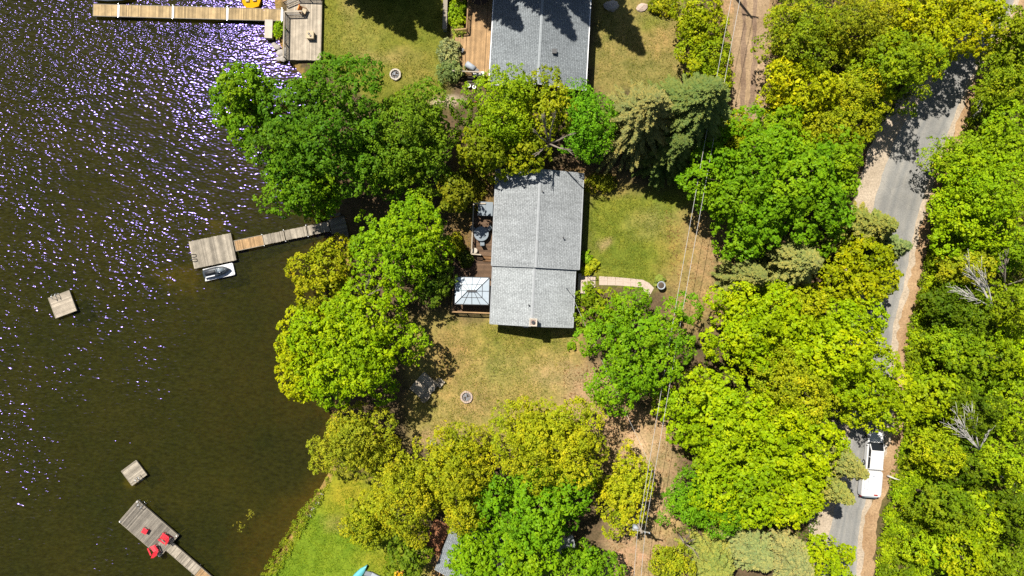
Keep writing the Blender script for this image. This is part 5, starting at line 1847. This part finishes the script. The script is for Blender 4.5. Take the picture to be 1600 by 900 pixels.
cover('undergrowth', [(1205, -20), (1205, 190), (1330, 240), (1480, 90), (1500, -20)], 2000, 0.8, 0.24, (0.11, 0.13, 0.012), 'olive undergrowth below the trees north of the road bend', 'undergrowth', 73)
cover('shore_weeds', [(404, 902), (440, 846), (468, 800), (492, 770), (510, 745), (516, 752), (500, 785), (482, 815), (455, 862), (432, 902)], 700, 0.45, 0.16, (0.19, 0.23, 0.012), 'yellow-green weeds along the edge of the lower lawn', 'weeds', 74)


def turf(name, polys, n, color, label, seed):
    rs = np.random.RandomState(seed)
    xs, ys = [], []
    for poly, share in polys:
        x, y = scatter(poly, int(n * share), rs)
        xs.append(x)
        ys.append(y)
    x, y = np.concatenate(xs), np.concatenate(ys)
    k = (vnoise(x, y, 14, seed) + 0.6 * vnoise(x, y, 5, seed + 1) + rs.randn(len(x)) * 0.3) > -0.25
    x, y = x[k], y[k]
    P = np.stack([(x - 800) / PXM, (450 - y) / PXM, np.zeros(len(x))], -1)
    a = rs.rand(len(x)) * 6.28
    d = np.stack([np.cos(a), np.sin(a), np.zeros(len(x))], -1)
    h = 0.05 + 0.09 * rs.rand(len(x), 1)
    up = np.array([0, 0, 1.0])[None]
    tip = P + up * h + unit(rs.randn(len(x), 3)) * np.array([1, 1, 0]) * 0.09
    V = np.stack([P - d * 0.045, P + d * 0.045, tip], 1).reshape(-1, 3)
    o = link(name, np_mesh(name, V, np.arange(len(V)).reshape(-1, 3), np.repeat(rs.rand(len(x)), 3), M['leaf']), None, 'stuff')
    o.color = (*color, 1)
    tag(o, label, 'grass')


turf('grass', [([(505, -10), (695, -10), (695, 165), (610, 170), (505, 95)], 0.28), ([(928, 0), (1050, 20), (1065, 130), (928, 140)], 0.12),
               ([(918, 305), (1050, 305), (1050, 440), (918, 435)], 0.25), ([(700, 500), (890, 515), (890, 600), (760, 660), (650, 690), (690, 560)], 0.35)],
     42000, (0.165, 0.185, 0.022), 'short patchy grass on the lawns around both houses', 81)
turf('grass', [([(545, 745), (600, 770), (640, 850), (700, 905), (425, 905), (480, 810)], 1.0)], 14000, (0.150, 0.225, 0.010), 'lush green grass on the lower lakeside lawn', 82)

# pond weed clumps breaking the surface
for i, (px, py, lb) in enumerate(((392, 803, 'yellow-green water weed clump nearest the lower lawn'), (377, 824, 'yellow-green water weed clump nearest the lower dock'))):
    rs = np.random.RandomState(900 + i)
    c = np.array(W(px, py, WATER_Z))
    P = c[None] + rs.randn(14, 3) * np.array([0.22, 0.32, 0.0]) + np.array([0, 0, 0.03])
    V, Q, T = leaves(rs, P, np.tile(np.array([[0, 0, 1.0]]), (14, 1)), 4, np.full((14, 1), 0.12), 0.14, 1.5, 0.2, 0.0)
    o = link('water_weed', np_mesh('water_weed', V, Q, T, M['leaf']))
    o.color = (0.2, 0.19, 0.02, 1)
    tag(o, lb, 'water weed', 'water weed clumps')


# ------------------------------------------------------------------ car and camper on the road
VR = R(-5)
car = thing('car', 'white car on the road, hitched in front of the camper', 'car', W(1366, 706, 0.7), VR)
car.location.z = 0.03
# nose towards +y
def ring(y, w, z0, z1, n=3):
    r = 0.14
    return [(-w, y, z0), (w, y, z0), (w, y, z1 - r), (w - r, y, z1), (-w + r, y, z1), (-w, y, z1 - r)]


m = MB()
m.loft([ring(-2.15, 0.74, 0.45, 0.9), ring(-2.05, 0.86, 0.3, 1.0), ring(-1.2, 0.92, 0.28, 1.02), ring(0.6, 0.93, 0.28, 1.0), ring(1.5, 0.9, 0.28, 0.94), ring(2.1, 0.82, 0.32, 0.82), ring(2.32, 0.62, 0.42, 0.7)], 0.5)
body = m.build('body', 'paint_white', car)
def cab(y, w, z):
    return (-w, y, z), (w, y, z)
m = MB()
m.loft([[(-0.80, -2.0, 1.0), (0.80, -2.0, 1.0), (0.82, 1.15, 0.99), (-0.82, 1.15, 0.99)], [(-0.74, -1.8, 1.42), (0.74, -1.8, 1.42), (0.72, 0.25, 1.42), (-0.72, 0.25, 1.42)]], 0.5)
m.build('cabin_glass', 'glass_dark', car)
m = MB()
m.loft([[(-0.77, -1.92, 1.415), (0.77, -1.92, 1.415), (0.75, 0.30, 1.415), (-0.75, 0.30, 1.415)], [(-0.70, -1.80, 1.50), (0.70, -1.80, 1.50), (0.66, 0.12, 1.50), (-0.66, 0.12, 1.50)]], 0.5)
m.build('roof', 'paint_white', car)
for s in (-1, 1):
    m = MB(); m.bar((s * 0.805, 1.12, 1.02), (s * 0.73, 0.28, 1.43), 0.09, 0.06); m.build('pillar', 'paint_white', car)
    m = MB(); m.bar((s * 0.79, -1.97, 1.02), (s * 0.75, -1.82, 1.43), 0.12, 0.08); m.build('pillar', 'paint_white', car)
    m = MB(); m.bar((s * 0.83, -0.5, 1.0), (s * 0.75, -0.5, 1.43), 0.09, 0.06); m.build('pillar', 'paint_white', car)
    m = MB(); m.box((s * 1.02, 0.85, 1.05), (0.2, 0.12, 0.14)); m.build('mirror', 'paint_white', car)
    m = MB(); m.box((s * 0.62, 2.14, 0.70), (0.3, 0.16, 0.14)); m.build('headlight', 'lamp_clear', car)
    m = MB(); m.box((s * 0.66, -2.13, 0.82), (0.26, 0.10, 0.16)); m.build('taillight', 'tail_red', car)
    for y in (1.4, -1.35):
        w = bpy.data.objects.new('wheel', None)
        COL.objects.link(w)
        w.parent = car
        w.location = (s * 0.84, y, 0.33)
        w.rotation_euler = (0, R(90), 0)
        m = MB(); m.lathe([(0.24, -0.11), (0.33, -0.1), (0.34, 0.0), (0.33, 0.1), (0.24, 0.11)], 18); m.build('tyre', 'rubber', w)
        m = MB(); m.lathe([(0.22, -0.115), (0.1, -0.13), (0.1, 0.13), (0.22, 0.115)], 14); m.build('rim', 'steel', w)
tl = thing('camper_trailer', 'low white box camper trailer with side wheel behind the white car', 'camper', W(1360, 755, 0.9), VR)
tl.location.z = 0.03


def tring(y, w, z0, z1, r=0.16):
    return [(-w, y, z0), (w, y, z0), (w, y, z1 - r), (w - r * 0.35, y, z1 - r * 0.35), (w - r, y, z1), (-w + r, y, z1), (-w + r * 0.35, y, z1 - r * 0.35), (-w, y, z1 - r)]


m = MB()
m.loft([tring(-1.52, 0.98, 0.6, 1.15), tring(-1.42, 1.12, 0.48, 1.32), tring(-1.1, 1.16, 0.45, 1.4), tring(1.2, 1.16, 0.45, 1.4), tring(1.45, 1.12, 0.5, 1.32), tring(1.55, 1.0, 0.6, 1.15)], 0.5)
m.build('body', 'paint_white', tl)
m = MB()
for x in (-0.98, -0.58):
    m.box((x + 0.05, 0.25, 1.412), (0.06, 1.7, 0.03))
for y in (-0.6, 1.1):
    m.box((-0.73, y, 1.412), (0.42, 0.06, 0.03))
m.build('roof_hatch', 'grey_cover', tl)
m = MB(); m.lathe([(0.09, 1.39), (0.1, 1.46), (0.04, 1.48)], 10, (0.02, 0.95, 0)); m.build('roof_vent', 'grey_cover', tl)
m = MB()
m.loft([[(-0.8, -1.50, 0.7), (0.8, -1.50, 0.7), (0.8, -1.40, 1.2), (-0.8, -1.40, 1.2)], [(-0.75, -1.72, 0.7), (0.75, -1.72, 0.7), (0.7, -1.60, 1.18), (-0.7, -1.60, 1.18)]], 0.5)
m.build('rear_box', 'blue_grey', tl)
m = MB(); m.box((0.45, -1.2, 1.40), (0.42, 0.14, 0.06)); m.build('brake_light', 'tail_red', tl)
m = MB(); m.box((0, -1.70, 0.5), (2.0, 0.12, 0.14)); m.build('bumper', 'dark_metal', tl)
for s in (-1, 1):
    m = MB(); m.box((s * 1.0, -1.53, 0.85), (0.14, 0.09, 0.26)); m.build('taillight', 'tail_red', tl)
    w = bpy.data.objects.new('wheel', None)
    COL.objects.link(w)
    w.parent = tl
    w.location = (s * 1.3, 0.45, 0.36)
    w.rotation_euler = (0, R(90), 0)
    m = MB(); m.lathe([(0.24, -0.1), (0.35, -0.09), (0.36, 0.0), (0.35, 0.09), (0.24, 0.1)], 18); m.build('tyre', 'rubber', w)
    m = MB(); m.lathe([(0.22, -0.105), (0.12, -0.13), (0.12, 0.13), (0.22, 0.105)], 14); m.build('rim', 'steel', w)
m = MB(); m.bar((-0.5, 1.5, 0.5), (0, 2.3, 0.5), 0.08, 0.1); m.bar((0.5, 1.5, 0.5), (0, 2.3, 0.5), 0.08, 0.1); m.build('hitch', 'dark_metal', tl)

# ------------------------------------------------------------------ utility poles and wires
def pole(px, py, h, label, arms=True, tr=False, ang=0.0):
    p = W(px, py, h)
    t = thing('utility_pole', label, 'pole', (p[0], p[1], 0), ang)
    m = MB(); m.tube([(0, 0, -0.2), (0, 0, h * 0.5), (0, 0, h)], [0.19, 0.165, 0.13], 10); m.build('shaft', 'deadwood', t, True)
    if arms:
        m = MB(); m.box((0, 0, h - 0.5), (1.9, 0.12, 0.14)); m.build('crossarm', 'frame_wood', t)
        for x in (-0.85, -0.4, 0.4, 0.85):
            m = MB(); m.lathe([(0.04, 0), (0.08, 0.06), (0.05, 0.12), (0.07, 0.18), (0.03, 0.22)], 8, (x, 0, h - 0.43)); m.build('insulator', 'grey_cover', t)
    if tr:
        m = MB(); m.lathe([(0.22, 0), (0.27, 0.06), (0.27, 0.8), (0.2, 0.9)], 12, (-0.42, -0.05, h - 1.9)); m.build('transformer', 'grey_cover', t, True)
    return Vector(p)


pB = pole(1003, 832, 9.5, 'utility pole with transformer and crossarm at the reddish dirt', True, True, R(-12))
pN = pole(1172, -95, 9.5, 'utility pole beyond the top edge beside the dirt driveway', True, False, R(-12))


def wire(a, b, sag, label, r=0.023, group='overhead wires'):
    a, b = Vector(a), Vector(b)
    m = MB()
    pts = []
    for i in range(25):
        u = i / 24
        p = a.lerp(b, u)
        p.z -= sag * 4 * u * (1 - u)
        pts.append(p)
    m.tube(pts, r, 5)
    o = m.build('overhead_wire', 'wire', None, True)
    tag(o, label, 'wire', group)


off = Vector((0.85, 0.1, -0.25))
wire(pN - off, pB + Vector((-0.35, 0, -0.3)), 0.9, 'pale overhead wire along the driveway, on its house side')
wire(pN + off * 0.2, pB + Vector((0.35, 0, -0.3)), 0.8, 'pale overhead wire along the driveway, on its road side')
pM = Vector(W(1019, 733, 8.6))
wire(pM, pB + Vector((0, 0, -0.6)), 0.05, 'thick pale spliced cable running to the transformer pole', 0.024)
wire(pB + Vector((-0.4, 0, -0.3)), Vector(W(985, 1010, 9.0)), 0.4, 'overhead wire leaving the transformer pole, side near the shed')
wire(pB + Vector((0.4, 0, -0.3)), Vector(W(995, 1010, 9.0)), 0.4, 'overhead wire leaving the transformer pole, side near the spruces')
hm = house.matrix_basis @ Vector((3.75, -7.7, 4.6))
wire(hm, pM, 0.4, 'thin service wire from the cottage mast to the spliced cable', 0.016)


def litter(name, poly, n, size, color, label, seed):
    rs = np.random.RandomState(seed)
    x, y = scatter(poly, n, rs)
    k = vnoise(x, y, 18, seed) + rs.randn(len(x)) * 0.45 > 0.0
    x, y = x[k], y[k]
    P = np.stack([(x - 800) / PXM, (450 - y) / PXM, np.full(len(x), 0.03)], -1)
    V, Q, T = leaves(rs, P, np.tile(np.array([[0, 0, 1.0]]), (len(P), 1)), 2, np.full((len(P), 1), 0.12), size, 2.0, 0.25, 0.0)
    V[:, 2] = np.clip(V[:, 2], 0.012, 0.09)
    o = link(name, np_mesh(name, V, Q, T, M['leaf']), None, 'stuff')
    o.color = (*color, 1)
    tag(o, label, 'leaf litter')


litter('leaf_litter', [(880, 570), (940, 570), (1000, 640), (1060, 640), (1050, 905), (940, 905), (960, 760), (880, 650)], 3200, 0.13, (0.16, 0.085, 0.04), 'brown fallen leaves on the tan track below the wires', 91)
litter('leaf_litter', [(640, 500), (900, 520), (900, 660), (640, 700)], 2200, 0.11, (0.13, 0.09, 0.03), 'brown fallen leaves on the dry lawn around the fire pit', 92)
litter('leaf_litter', [(1040, 330), (1140, 330), (1150, 500), (1050, 500)], 1600, 0.12, (0.17, 0.09, 0.04), 'brown fallen leaves on the dry yard under the wires', 93)
litter('leaf_litter', [(700, 240), (770, 240), (770, 420), (690, 480)], 1600, 0.13, (0.22, 0.14, 0.04), 'yellowish fallen leaves beside the cottage deck', 94)
